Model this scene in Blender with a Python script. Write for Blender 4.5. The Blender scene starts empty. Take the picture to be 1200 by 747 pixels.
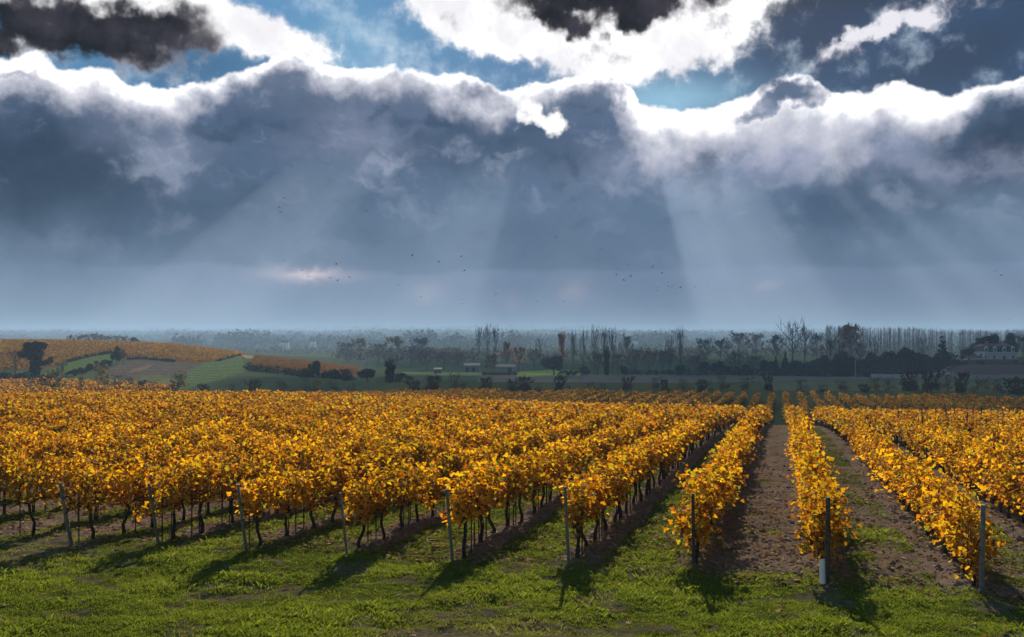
import bpy, math, random
import numpy as np
from math import sin, cos, tan, atan, atan2, radians, pi, sqrt, exp

# ------------------------------------------------------------------ camera, world, sun, exposure
scene = bpy.context.scene
COL = scene.collection
EYE = 20.0                     # camera height above the valley floor
F = 1040.0                     # focal length in reference pixels (1200 wide)
HY = 392.0                     # horizon row
SUN_AZ, SUN_EL = radians(5.0), radians(27.0)
EXPOSURE = 0.8

cam_d = bpy.data.cameras.new('camera')
cam = bpy.data.objects.new('camera', cam_d); COL.objects.link(cam)
cam.location = (0, 0, EYE); cam.rotation_euler = (pi/2, 0, 0)
cam_d.sensor_width = 36; cam_d.lens = 36*F/1200
cam_d.shift_y = (HY-373.5)/1200
cam_d.clip_start = 0.1; cam_d.clip_end = 40000
scene.camera = cam

scene.view_settings.view_transform = 'Standard'
scene.view_settings.look = 'None'
scene.view_settings.gamma = 1.0
scene.view_settings.exposure = EXPOSURE
scene.view_settings.use_curve_mapping = False
cy = scene.cycles
cy.use_denoising = True
cy.max_bounces = 6; cy.diffuse_bounces = 3; cy.glossy_bounces = 2
cy.transmission_bounces = 4; cy.volume_bounces = 1; cy.transparent_max_bounces = 8
cy.sample_clamp_indirect = 6

def lin(c):
    c = c/255.0
    return c/12.92 if c <= .04045 else ((c+.055)/1.055)**2.4
def srgb(r, g, b, k=1.0): return (lin(r)*k, lin(g)*k, lin(b)*k, 1)
EK = 2.0**(-EXPOSURE)
def sk(r, g, b, k=1.0): return srgb(r, g, b, k*EK)     # sky colour as it should read on screen

class NG:
    """tiny expression helper for a node tree"""
    def __init__(s, tree): s.t = tree; s.n = tree.nodes; s.l = tree.links
    def set(s, sock, v):
        if isinstance(v, bpy.types.NodeSocket): s.l.new(v, sock)
        else:
            try: sock.default_value = v
            except Exception: sock.default_value = tuple(v)[:3]
    def m(s, op, a, b=0.0, c=0.0, clamp=False):
        n = s.n.new('ShaderNodeMath'); n.operation = op; n.use_clamp = clamp
        s.set(n.inputs[0], a); s.set(n.inputs[1], b); s.set(n.inputs[2], c)
        return n.outputs[0]
    def add(s, a, b): return s.m('ADD', a, b)
    def sub(s, a, b): return s.m('SUBTRACT', a, b)
    def mul(s, a, b): return s.m('MULTIPLY', a, b)
    def v(s, op, a, b=(0, 0, 0), scale=None):
        n = s.n.new('ShaderNodeVectorMath'); n.operation = op
        s.set(n.inputs[0], a); s.set(n.inputs[1], b)
        if scale is not None: s.set(n.inputs[3], scale)
        return n.outputs[1] if op in ('DOT_PRODUCT', 'LENGTH') else n.outputs[0]
    def xyz(s, v):
        n = s.n.new('ShaderNodeSeparateXYZ'); s.set(n.inputs[0], v); return n.outputs
    def comb(s, x, y, z=0.0):
        n = s.n.new('ShaderNodeCombineXYZ')
        s.set(n.inputs[0], x); s.set(n.inputs[1], y); s.set(n.inputs[2], z); return n.outputs[0]
    def noise(s, vec, scale, detail=4, rough=.5, dim='3D', color=False, dist=0.0):
        n = s.n.new('ShaderNodeTexNoise'); n.noise_dimensions = dim
        if vec is not None: s.set(n.inputs['Vector'], vec)
        n.inputs['Scale'].default_value = scale; n.inputs['Detail'].default_value = detail
        n.inputs['Roughness'].default_value = rough; n.inputs['Distortion'].default_value = dist
        return n.outputs['Color' if color else 'Fac']
    def ss(s, x, a, b):
        n = s.n.new('ShaderNodeMapRange'); n.interpolation_type = 'SMOOTHSTEP'
        s.set(n.inputs[0], x); s.set(n.inputs[1], a); s.set(n.inputs[2], b)
        n.inputs[3].default_value = 0; n.inputs[4].default_value = 1
        return n.outputs[0]
    def mix(s, f, a, b, mode='MIX'):
        n = s.n.new('ShaderNodeMix'); n.data_type = 'RGBA'; n.blend_type = mode; n.clamp_factor = True
        s.set(n.inputs[0], f); s.set(n.inputs[6], a); s.set(n.inputs[7], b); return n.outputs[2]
    def curve(s, x, pts, lo, hi, ylo, yhi):
        """smooth hand-set curve: pts in real units"""
        n = s.n.new('ShaderNodeFloatCurve'); c = n.mapping.curves[0]
        P = [((a-lo)/(hi-lo), (b-ylo)/(yhi-ylo)) for a, b in sorted(pts)]
        while len(c.points) < len(P): c.points.new(0.5, 0.5)
        for p, (a, b) in zip(c.points, P): p.location = (a, b); p.handle_type = 'AUTO'
        n.mapping.extend = 'HORIZONTAL'; n.mapping.update()
        xn = s.m('DIVIDE', s.sub(x, lo), hi-lo, clamp=True)
        s.set(n.inputs['Value'], xn); n.inputs['Factor'].default_value = 1
        return s.add(s.mul(n.outputs[0], yhi-ylo), ylo)
    def ramp(s, x, stops):
        n = s.n.new('ShaderNodeValToRGB'); e = n.color_ramp.elements
        while len(e) < len(stops): e.new(0.5)
        for el, (p, c) in zip(e, stops): el.position = p; el.color = c
        s.set(n.inputs[0], x); return n.outputs[0]

# sky: real directions -> (u, v), hundreds of arc units; a photograph pixel is used only to write the numbers down
SKY = 10.4
def dir_uv(px, py):
    dx, dz = (px-600)/F, (HY-py)/F
    return SKY*atan(dx), SKY*atan(dz/sqrt(1+dx*dx))

def build_world():
    w = bpy.data.worlds.new('World'); scene.world = w; w.use_nodes = True
    t = w.node_tree; t.nodes.clear(); g = NG(t)
    out = t.nodes.new('ShaderNodeOutputWorld')
    tc = t.nodes.new('ShaderNodeTexCoord')
    d = g.xyz(tc.outputs['Generated'])
    az = g.m('ARCTAN2', d[0], d[1]); el = g.m('ARCSINE', d[2])
    u0 = g.mul(az, SKY); v0 = g.mul(el, SKY)
    P = g.comb(u0, v0, 0)
    # billowing warp of the cloud outlines
    w1 = g.v('SUBTRACT', g.noise(P, 0.9, 2, .5, color=True), (.5, .5, .5))
    w2 = g.v('SUBTRACT', g.noise(P, 3.2, 3, .55, color=True), (.5, .5, .5))
    w3 = g.v('SUBTRACT', g.noise(P, 8.0, 4, .5, color=True), (.5, .5, .5))
    soft = g.v('ADD', g.v('SCALE', w1, scale=.28), g.v('SCALE', w2, scale=.22))
    Pw = g.v('ADD', P, g.v('ADD', soft, g.v('SCALE', w3, scale=.09)))
    Pr = g.v('ADD', P, g.v('ADD', g.v('SCALE', w1, scale=.7), g.v('ADD', g.v('SCALE', w2, scale=.55), g.v('SCALE', w3, scale=.22))))
    Pe = g.v('ADD', P, g.v('ADD', g.v('SCALE', w2, scale=.22), g.v('SCALE', w3, scale=.10)))
    ue, ve, _ = g.xyz(Pe)
    fbm = g.noise(P, 1.25, 8, .58)
    fbm2 = g.noise(g.v('ADD', P, (7.3, 2.1, 4.0)), 2.6, 7, .6)
    def blob(px, py, rx, ry, rot=0.0, amp=1.0, P=Pw, hard=1.0):
        cu, cv = dir_uv(px, py)
        q = g.v('SUBTRACT', P, (cu, cv, 0))
        c, s_ = cos(radians(rot)), sin(radians(rot))
        a = g.v('DOT_PRODUCT', q, (c*100/rx, s_*100/rx, 0)); b = g.v('DOT_PRODUCT', q, (-s_*100/ry, c*100/ry, 0))
        r2 = g.add(g.mul(a, a), g.mul(b, b))
        if hard != 1.0: r2 = g.m('POWER', r2, hard)
        return g.mul(g.m('EXPONENT', g.mul(r2, -1.0)), amp)
    def total(bs):
        x = bs[0]
        for b in bs[1:]: x = g.add(x, b)
        return x
    U0, U1 = -6.6, 6.6
    def ucurve(pts, ylo, yhi, x=ue): return g.curve(x, [(dir_uv(a, 200)[0], b) for a, b in pts], U0, U1, ylo, yhi)
    # --- layer 0: gaps of blue behind the clouds
    blue = g.mix(g.ss(u0, -2.5, 3.4), sk(92, 146, 190), sk(50, 88, 132))
    top = g.ss(v0, 2.9, 3.75)
    navy = g.mul(top, g.ss(u0, 1.6, 3.0))
    blue = g.mix(g.mul(navy, 1.0), blue, sk(24, 32, 52))
    blue = g.mix(blob(225, 75, 110, 30, 8, .75), blue, sk(46, 88, 128))
    blue = g.mix(blob(1130, 62, 140, 44, 8, 1.0), blue, sk(32, 54, 84))
    blue = g.mix(blob(950, 50, 80, 50, 20, .85), blue, sk(30, 50, 80))
    wisp = g.ss(g.add(g.sub(fbm2, g.mul(navy, .12)), total([blob(430, 40, 90, 50, 0, .12), blob(480, 95, 180, 20, 0, .06), blob(1010, 85, 60, 25, 45, .10)])), .48, .82)
    blue = g.mix(g.mul(wisp, .75), blue, sk(190, 212, 232))
    hz = total([blob(780, 118, 90, 26, 0, .8, P), blob(400, 70, 60, 40, 0, .35, P)])
    blue = g.mix(hz, blue, sk(150, 200, 228))
    # --- layer 1: upper broken clouds, lit white with dark cores
    up = total([blob(120, 12, 190, 24, -4, 1.0), blob(270, 22, 130, 26, -14, 1.0), blob(40, 45, 90, 34, 0, .9), blob(150, 55, 80, 18, -20, .6),
                blob(560, 20, 80, 32, -12, .95), blob(680, 45, 120, 30, -6, 1.1), blob(790, 35, 130, 40, 18, 1.1), blob(650, 5, 160, 26, 0, 1.0), blob(840, 75, 50, 20, 10, .45)])
    upm = g.ss(g.add(up, g.add(g.mul(g.sub(fbm2, .5), 1.5), g.mul(g.sub(fbm, .5), .9))), .18, .80)
    upm = g.m('POWER', upm, 2.4)
    rw = total([blob(1035, 28, 80, 17, 22, .85, Pr), blob(985, 52, 38, 14, 40, .6, Pr), blob(1120, 10, 120, 12, 5, .7, Pr), blob(1000, 76, 22, 10, 30, .5, Pr)])
    rwm = g.m('POWER', g.ss(g.add(rw, g.add(g.mul(g.sub(fbm2, .5), 2.0), g.mul(g.sub(g.noise(Pr, 5.0, 6, .6), .5), 1.2))), .25, 1.35), 1.7)
    core = total([blob(40, 24, 135, 27, -3, 1.25, Pr), blob(165, 30, 60, 22, 0, .7, Pr), blob(690, -2, 80, 19, 0, 1.5, Pr), blob(665, 18, 26, 16, 0, .8, Pr), blob(745, 10, 34, 12, 20, .5, Pr), blob(790, -12, 50, 14, 0, .7, Pr)])
    corem = g.ss(g.add(core, g.add(g.mul(g.sub(fbm, .5), .8), g.mul(g.sub(fbm2, .5), .55))), .06, 1.15)
    corem = g.sub(1.0, g.m('POWER', g.sub(1.0, corem), 4.0))
    white = g.mix(g.ss(fbm, .35, .7), sk(246, 244, 248, 1.0), sk(255, 255, 255, 1.4))
    grey = g.ss(g.add(g.mul(fbm2, 1.0), g.mul(total([blob(170, 55, 130, 20, 0, .3), blob(720, 60, 100, 14, 0, .12), blob(90, 60, 120, 18, 0, .25), blob(830, 20, 40, 20, 0, .2)]), 1.0)), .56, .84)
    white = g.mix(g.mul(grey, .8), white, sk(132, 122, 136))
    upc = g.mix(corem, white, g.mix(g.ss(g.add(g.mul(fbm2, .6), g.mul(fbm, .4)), .40, .70), sk(13, 11, 16), sk(64, 58, 68)))
    # --- layer 2: the long bank with its lit rim
    edge = ucurve([(a, dir_uv(a, b)[1]) for a, b in
        [(0, 64), (25, 66), (48, 63), (75, 80), (110, 73), (150, 91), (190, 100), (228, 99), (270, 88), (300, 76), (335, 63), (365, 70), (395, 80), (440, 78),
         (490, 83), (540, 87), (572, 97), (592, 103), (640, 96), (690, 88), (718, 92), (742, 106), (757, 124), (800, 128), (848, 121), (880, 106), (905, 96), (932, 84), (958, 92),
         (980, 109), (1010, 106), (1040, 94), (1075, 101), (1102, 109), (1130, 106), (1160, 98), (1200, 88)]], 1.5, 4.5)
    rim = ucurve([(0, .36), (60, .34), (110, .36), (160, .34), (210, .34), (250, .26), (290, .2), (335, .14), (370, .22), (420, .26), (480, .28), (530, .34), (575, .38), (620, .22), (690, .18),
                  (725, .42), (755, .58), (800, .44), (850, .48), (890, .58), (960, .64), (1030, .52), (1080, .46), (1125, .30), (1160, .18), (1200, .25)], 0, 1.4)
    e = g.sub(edge, ve)                                   # depth below the cloud top
    bank = g.ss(e, -.012, .05)
    e_soft = g.add(e, g.mul(g.add(g.mul(g.sub(fbm, .5), 1.5), g.mul(g.sub(fbm2, .5), 1.1)), g.add(.16, g.mul(rim, .8))))
    inner = g.ss(g.m('DIVIDE', e_soft, rim), .25, 1.8)
    inner = g.sub(1.0, g.m('POWER', g.sub(1.0, inner), 2.3))
    pads = total([blob(325, 115, 56, 28, 0, 1.0, Pr), blob(270, 140, 50, 26, 0, .6, Pr), blob(702, 122, 36, 26, 0, 1.0, Pr), blob(560, 132, 55, 22, 0, .5, Pr), blob(930, 118, 44, 15, -8, .85, Pr), blob(890, 134, 34, 14, 20, .7, Pr), blob(1178, 148, 48, 34, 0, 1.2, Pr), blob(1030, 150, 50, 10, 0, .25, Pr), blob(20, 82, 50, 9, -10, .5, Pr), blob(430, 118, 60, 14, 5, .4, Pr)])
    pads = g.ss(g.add(pads, g.mul(g.sub(fbm2, .5), .9)), .15, 1.0)
    inner = g.m('MAXIMUM', inner, g.sub(1.0, g.m('POWER', g.sub(1.0, pads), 2.6)), clamp=True)
    lights = total([blob(630, 132, 30, 17, 0, 1.0, Pr), blob(648, 148, 20, 14, 0, .7, Pr), blob(735, 165, 22, 22, 0, .45), blob(930, 165, 60, 16, 0, .5), blob(210, 205, 14, 14, 0, .1)])
    lightm = g.ss(g.add(lights, g.mul(g.sub(fbm2, .5), 1.3)), .35, .95)
    # body of the bank down to the horizon
    def vn(py): return dir_uv(600, py)[1]/3.6
    body = g.ramp(g.m('DIVIDE', v0, 3.6, clamp=True), [(vn(392), sk(130, 150, 170)), (vn(350), sk(122, 142, 165)), (vn(318), sk(112, 134, 159)), (vn(260), sk(100, 122, 149)),
                                       (vn(200), sk(88, 110, 140)), (vn(150), sk(82, 102, 133)), (vn(100), sk(100, 114, 138))])
    dark = total([blob(-10, 170, 180, 70, -6, .9, Pr), blob(120, 250, 220, 60, 0, .32, Pr), blob(480, 175, 150, 36, 0, .35, Pr), blob(640, 180, 130, 30, 0, .32, Pr), blob(325, 135, 70, 30, 0, .25, Pr),
                  blob(1060, 215, 110, 36, 0, .4, Pr), blob(1180, 150, 60, 40, 0, 1.0, Pr), blob(640, 290, 120, 40, 0, .2, Pr), blob(340, 235, 120, 30, 0, .25, Pr), blob(975, 265, 90, 40, 0, .3, Pr)])
    body = g.mix(dark, body, sk(36, 56, 80))
    lt = total([blob(180, 165, 60, 30, 0, .22, Pr), blob(420, 160, 60, 30, 0, .3, Pr), blob(820, 190, 130, 26, 0, .35, Pr), blob(940, 190, 130, 24, 0, .4, Pr), blob(1130, 190, 60, 20, 0, .3, Pr), blob(210, 205, 10, 14, 20, .3, Pr)])
    body = g.mix(lt, body, sk(178, 182, 208))
    tex = g.noise(g.v('MULTIPLY', g.v('ADD', P, g.v('SCALE', w2, scale=.5)), (1, 1.7, 1)), 1.1, 7, .56)
    amt = g.add(.10, g.mul(g.ss(v0, .6, 2.2), .72))
    body = g.mix(g.mul(g.ss(tex, .50, .72), amt), body, sk(158, 168, 190))
    body = g.mix(g.mul(g.ss(tex, .48, .30), amt), body, sk(50, 70, 96))
    # layered band low over the horizon
    band = g.add(v0, g.mul(g.sub(g.noise(P, .8, 3), .5), .35))
    low = g.mul(g.ss(band, .78, .70), g.ss(u0, -6.6, -3))
    body = g.mix(g.mul(low, .22), body, sk(150, 165, 198))
    glim = total([blob(360, 323, 48, 9, 0, .55, Pe), blob(362, 322, 18, 4, 0, .4, Pe), blob(500, 342, 20, 12, 0, .22, Pe), blob(672, 342, 16, 14, 0, .2, Pe), blob(900, 336, 14, 6, 0, .2, Pe), blob(600, 355, 10, 14, 0, .14, Pe)])
    body = g.mix(glim, body, sk(218, 205, 212))
    # sun rays fanning down from the sun above the frame
    su, sv = SKY*SUN_AZ, SKY*SUN_EL
    th = g.m('ARCTAN2', g.sub(u0, su), g.sub(sv, v0))
    thp = lambda a: atan2(dir_uv(a, 300)[0]-su, sv-dir_uv(a, 300)[1])
    ray = g.curve(th, [(thp(a), b) for a, b in [(-100, 0), (60, -.04), (130, -.08), (215, .04), (300, .07), (360, .03), (420, -.03), (480, 0), (510, .04), (548, .06), (585, -.01), (618, -.085), (655, -.03), (690, -.04), (740, -.08), (778, -.08), (802, .09),
                  (830, .13), (880, .11), (930, .06), (972, -.05), (1010, -.06), (1050, .025), (1080, -.02), (1115, .03), (1155, -.03), (1200, .02), (1300, 0)]], -1.3, 1.3, -.3, .3)
    thn = g.noise(g.comb(g.mul(th, 16.0), 0, 0), 1.0, 3, .6)
    ray = g.add(ray, g.mul(g.sub(thn, .5), .07)); ray = g.mul(ray, g.add(.45, g.mul(g.noise(P, .9, 4, .55), 1.0)))
    rmask = g.mul(g.ss(v0, 2.2, 1.55), g.ss(g.m('ABSOLUTE', th), 1.25, .8))
    ray = g.mul(ray, rmask)
    body = g.mix(g.m('MULTIPLY', ray, 2.3, clamp=True), body, sk(185, 205, 228))
    body = g.mix(g.m('MULTIPLY', ray, -2.6, clamp=True), body, sk(66, 92, 128))
    bw = g.mix(inner, g.mix(g.ss(fbm2, .3, .6), sk(255, 252, 255, 1.1), sk(255, 255, 255, 1.5)), body)
    # lilac-grey half-tone between rim and body
    half = g.mul(g.mul(inner, g.sub(1.0, inner)), 1.6)
    bw = g.mix(half, bw, sk(158, 158, 184))
    bw = g.mix(lightm, bw, sk(255, 252, 252, 1.1))
    c = g.mix(upm, blue, upc)
    c = g.mix(rwm, c, sk(238, 236, 244))
    c = g.mix(bank, c, bw)
    bgc = t.nodes.new('ShaderNodeBackground'); g.set(bgc.inputs[0], c); bgc.inputs[1].default_value = 1.0
    ns = t.nodes.new('ShaderNodeTexSky'); ns.sky_type = 'NISHITA'; ns.sun_disc = False
    ns.sun_elevation = SUN_EL; ns.sun_rotation = SUN_AZ; ns.altitude = 50
    bgn = t.nodes.new('ShaderNodeBackground'); g.set(bgn.inputs[0], ns.outputs[0]); bgn.inputs[1].default_value = 0.05
    ms = t.nodes.new('ShaderNodeMixShader')
    # thin veil in the gaps lets a little of the clear sky through; the clouds are opaque
    opaque = g.m('MAXIMUM', bank, upm)
    g.set(ms.inputs[0], g.add(.97, g.mul(opaque, .03)))
    t.links.new(bgn.outputs[0], ms.inputs[1]); t.links.new(bgc.outputs[0], ms.inputs[2])
    t.links.new(ms.outputs[0], out.inputs[0])
    w.cycles.sampling_method = 'MANUAL'; w.cycles.sample_map_resolution = 512
build_world()

sun_d = bpy.data.lights.new('sun', 'SUN'); sun_d.energy = 5.0; sun_d.angle = radians(.5); sun_d.color = (1, .93, .82)
sun = bpy.data.objects.new('sun', sun_d); COL.objects.link(sun)
SUNV = (sin(SUN_AZ)*cos(SUN_EL), cos(SUN_AZ)*cos(SUN_EL), sin(SUN_EL))      # towards the sun
sun.location = (300, 0, 200)
sun.rotation_euler = (radians(90)-SUN_EL, 0, pi-SUN_AZ)

# ------------------------------------------------------------------ helpers
rnd = random.Random(7)
RNG = np.random.default_rng(11)

def _hash(ix, iy, seed):
    n = (ix.astype(np.int64)*374761393 + iy.astype(np.int64)*668265263 + seed*974711) & 0xffffffff
    n = ((n ^ (n >> 13))*1274126177) & 0xffffffff
    n = n ^ (n >> 16)
    return (n & 0xffff)/65535.0
def vnoise(x, y, seed=0):
    x = np.asarray(x, float); y = np.asarray(y, float)
    ix = np.floor(x); iy = np.floor(y); fx = x-ix; fy = y-iy
    fx = fx*fx*(3-2*fx); fy = fy*fy*(3-2*fy)
    a = _hash(ix, iy, seed); b = _hash(ix+1, iy, seed); c = _hash(ix, iy+1, seed); d = _hash(ix+1, iy+1, seed)
    return (a*(1-fx)+b*fx)*(1-fy)+(c*(1-fx)+d*fx)*fy
def fbm(x, y, oct=4, seed=0):
    s = 0; a = .5; tot = 0
    for k in range(oct):
        s = s+a*vnoise(x*2**k+k*17.3, y*2**k-k*9.1, seed+k); tot += a; a *= .5
    return s/tot
def sstep(x, a, b):
    t = np.clip((x-a)/(b-a), 0, 1); return t*t*(3-2*t)

def make_mesh(name, V, faces, cols=None, mats=(), smooth=False, fmat=None):
    """V (n,3); faces: list of (k,m) int arrays, m = 3 or 4"""
    me = bpy.data.meshes.new(name)
    V = np.asarray(V, np.float32)
    fl = [np.asarray(f, np.int32) for f in (faces if isinstance(faces, list) else [faces]) if len(f)]
    loops = np.concatenate([f.ravel() for f in fl])
    tot = np.concatenate([np.full(len(f), f.shape[1], np.int32) for f in fl])
    start = np.concatenate([[0], np.cumsum(tot)[:-1]]).astype(np.int32)
    me.vertices.add(len(V)); me.vertices.foreach_set('co', V.ravel())
    me.loops.add(len(loops)); me.loops.foreach_set('vertex_index', loops)
    me.polygons.add(len(tot)); me.polygons.foreach_set('loop_start', start)
    try: me.polygons.foreach_set('loop_total', tot)
    except Exception: pass
    if fmat is not None: me.polygons.foreach_set('material_index', np.asarray(fmat, np.int32))
    me.update(calc_edges=True)
    if cols is not None:
        at = me.attributes.new('tint', 'FLOAT_COLOR', 'POINT')
        C4 = np.ones((len(V), 4), np.float32); C4[:, :3] = cols; at.data.foreach_set('color', C4.ravel())
    me.polygons.foreach_set('use_smooth', np.full(len(tot), bool(smooth)))
    for m in mats: me.materials.append(m)
    return me
def link(name, me, parent=None, loc=None):
    o = bpy.data.objects.new(name, me); COL.objects.link(o)
    if parent is not None: o.parent = parent
    if loc is not None: o.location = loc
    return o
def tag(o, label, cat, group=None, kind=None):
    if label: o['label'] = label
    if cat: o['category'] = cat
    if group: o['group'] = group
    if kind: o['kind'] = kind
    return o
class MB:
    """collects shapes of one part"""
    def __init__(s): s.V = []; s.Q = []; s.T = []; s.n = 0; s.C = []
    def raw(s, V, Q=(), T=(), col=None):
        V = np.asarray(V, float).reshape(-1, 3)
        if len(Q): s.Q.append(np.asarray(Q, int)+s.n)
        if len(T): s.T.append(np.asarray(T, int)+s.n)
        s.V.append(V); s.n += len(V)
        s.C.append(np.tile(np.asarray(col if col is not None else (1, 1, 1), float), (len(V), 1)))
        return s
    def box(s, c, size, rz=0.0, taper=1.0, bev=0.0):
        x, y, z = np.array(size)/2.0
        b = min(bev, x*.45, y*.45)
        def ring(k, zz):
            X, Y, B = x*k, y*k, b*k
            if B > 0: return [(-X+B, -Y, zz), (X-B, -Y, zz), (X, -Y+B, zz), (X, Y-B, zz), (X-B, Y, zz), (-X+B, Y, zz), (-X, Y-B, zz), (-X, -Y+B, zz)]
            return [(-X, -Y, zz), (X, -Y, zz), (X, Y, zz), (-X, Y, zz)]
        lo = ring(1, -z); hi = ring(taper, z); n = len(lo)
        V = np.array(lo+hi); cs, sn = cos(rz), sin(rz)
        V = np.stack([V[:, 0]*cs-V[:, 1]*sn, V[:, 0]*sn+V[:, 1]*cs, V[:, 2]], 1)+np.array(c)
        Q = [(i, (i+1) % n, n+(i+1) % n, n+i) for i in range(n)]
        if n == 4: Q += [(3, 2, 1, 0), (4, 5, 6, 7)]; return s.raw(V, Q)
        T = [(0, i+1, i) for i in range(1, n-1)]+[(n, n+i, n+i+1) for i in range(1, n-1)]
        return s.raw(V, Q, T)
    def tube(s, pts, rad, sides=6, col=None, cap=True):
        pts = [np.array(p, float) for p in pts]; V = []; up = np.array((.31, .77, .55))
        for i, p in enumerate(pts):
            d = pts[min(i+1, len(pts)-1)]-pts[max(i-1, 0)]; d = d/(np.linalg.norm(d)+1e-9)
            a = np.cross(d, up); a /= np.linalg.norm(a)+1e-9; b = np.cross(d, a)
            r = rad[i] if hasattr(rad, '__len__') else rad
            for k in range(sides):
                th = 2*pi*k/sides; V.append(p+r*(cos(th)*a+sin(th)*b))
        Q = []
        for i in range(len(pts)-1):
            for k in range(sides):
                k2 = (k+1) % sides; Q.append((i*sides+k, i*sides+k2, (i+1)*sides+k2, (i+1)*sides+k))
        T = []
        if cap:
            b0 = (len(pts)-1)*sides
            T = [(b0, b0+k, b0+k+1) for k in range(1, sides-1)]+[(0, k+1, k) for k in range(1, sides-1)]
        return s.raw(V, Q, T, col)
    def mesh(s, name, mat, smooth=False):
        f = []
        if s.Q: f.append(np.concatenate(s.Q))
        if s.T: f.append(np.concatenate(s.T))
        return make_mesh(name, np.concatenate(s.V), f, np.concatenate(s.C), [mat], smooth)
    def build(s, name, mat, parent=None, loc=None, smooth=False): return link(name, s.mesh(name, mat, smooth), parent, loc)

# ------------------------------------------------------------------ materials
def new_mat(name):
    m = bpy.data.materials.new(name); m.use_nodes = True; t = m.node_tree; t.nodes.clear()
    return m, NG(t), t.nodes.new('ShaderNodeOutputMaterial')
def attr(g, name='tint'):
    n = g.n.new('ShaderNodeAttribute'); n.attribute_name = name; return n.outputs['Color']
def pos(g):
    return g.n.new('ShaderNodeNewGeometry').outputs['Position']
def leaf_mat(name, trans=.5, gloss=.05, k=1.0, tint=(1, 1, 1), ttint=(1, 1, 1), vary=.25):
    m, g, out = new_mat(name)
    c = g.mix(1.0, attr(g), (tint[0]*k, tint[1]*k, tint[2]*k, 1), 'MULTIPLY')
    oi = g.n.new('ShaderNodeObjectInfo')
    c = g.mix(1.0, c, g.mix(oi.outputs['Random'], (1-vary, 1-vary, 1-vary, 1), (1+vary, 1+vary*.8, 1+vary*.4, 1)), 'MULTIPLY') if vary else c
    d = g.n.new('ShaderNodeBsdfDiffuse'); g.set(d.inputs[0], c)
    tr = g.n.new('ShaderNodeBsdfTranslucent'); g.set(tr.inputs[0], g.mix(1.0, c, (*ttint, 1), 'MULTIPLY'))
    mx = g.n.new('ShaderNodeMixShader'); mx.inputs[0].default_value = trans
    g.l.new(d.outputs[0], mx.inputs[1]); g.l.new(tr.outputs[0], mx.inputs[2])
    last = mx.outputs[0]
    if gloss > 0:
        gl = g.n.new('ShaderNodeBsdfGlossy'); gl.inputs['Roughness'].default_value = .45; gl.inputs[0].default_value = (1, 1, 1, 1)
        m2 = g.n.new('ShaderNodeMixShader'); m2.inputs[0].default_value = gloss
        g.l.new(last, m2.inputs[1]); g.l.new(gl.outputs[0], m2.inputs[2]); last = m2.outputs[0]
    g.l.new(last, out.inputs[0]); return m
def rough_mat(name, c1, c2, scale=8, rough=.85, bump=.3, use_tint=False, spec=.25):
    m, g, out = new_mat(name)
    tc = g.n.new('ShaderNodeTexCoord').outputs['Object']
    n = g.noise(tc, scale, 6, .6)
    c = g.mix(g.ss(n, .32, .68), (*c1, 1), (*c2, 1))
    if use_tint: c = g.mix(1.0, c, attr(g), 'MULTIPLY')
    p = g.n.new('ShaderNodeBsdfPrincipled'); g.set(p.inputs['Base Color'], c); p.inputs['Roughness'].default_value = rough
    p.inputs['Specular IOR Level'].default_value = spec
    if bump:
        b = g.n.new('ShaderNodeBump'); b.inputs['Strength'].default_value = bump; g.set(b.inputs['Height'], g.noise(tc, scale*3, 5, .6))
        g.l.new(b.outputs[0], p.inputs['Normal'])
    g.l.new(p.outputs[0], out.inputs[0]); return m

M = dict(
    vine_leaf=leaf_mat('vine_leaf', .58, .008, 1.0, ttint=(1.0, .92, .5), vary=.24),
    bark=rough_mat('vine_bark', (.016, .012, .010), (.045, .034, .027), 30, .95, .6),
    post=rough_mat('weathered_post', (.10, .095, .09), (.21, .20, .185), 14, .9, .5),
    dpost=rough_mat('dark_post', (.035, .03, .027), (.09, .08, .07), 14, .9, .5),
    sleeve=rough_mat('white_sleeve', (.72, .72, .74), (.82, .82, .82), 6, .5, .1),
    grass=leaf_mat('grass_blade', .45, .006, 1.0, vary=0),
    litter=leaf_mat('fallen_leaf', .15, 0, 1.0, vary=0),
    clod=rough_mat('soil_clod', (.10, .066, .042), (.20, .14, .10), 20, .95, .5),
    crown=leaf_mat('crown_leaf', .3, .0, 1.0, vary=.18),
    twig=rough_mat('tree_bark', (.045, .038, .034), (.10, .085, .075), 1.2, .95, .2),
    ivy=leaf_mat('ivy_leaf', .1, .0, 1.0, vary=.15),
    wall=rough_mat('pale_render', (.46, .43, .39), (.58, .54, .50), .6, .9, .1),
    stone=rough_mat('rubble_stone', (.15, .145, .11), (.24, .22, .18), 2.5, .9, .3),
    slate=rough_mat('slate_roof', (.030, .034, .042), (.055, .06, .07), 1.5, .6, .2),
    tile=rough_mat('tile_roof', (.16, .07, .05), (.26, .12, .09), 1.5, .85, .2),
    glass=rough_mat('dark_pane', (.02, .023, .03), (.03, .034, .04), 1, .15, 0, spec=.6),
    white=rough_mat('white_paint', (.68, .68, .66), (.78, .78, .76), 2, .6, 0),
    timber=rough_mat('pole_timber', (.06, .05, .045), (.12, .10, .09), 3, .9, .2),
    concrete=rough_mat('pale_concrete', (.22, .215, .20), (.30, .29, .28), 3, .85, .2),
    metal=rough_mat('sheet_roof', (.11, .105, .10), (.17, .16, .15), 1, .95, .1, spec=.05),
    bird=rough_mat('bird_feather', (.012, .012, .014), (.03, .03, .034), 8, .8, 0),
)

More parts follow.
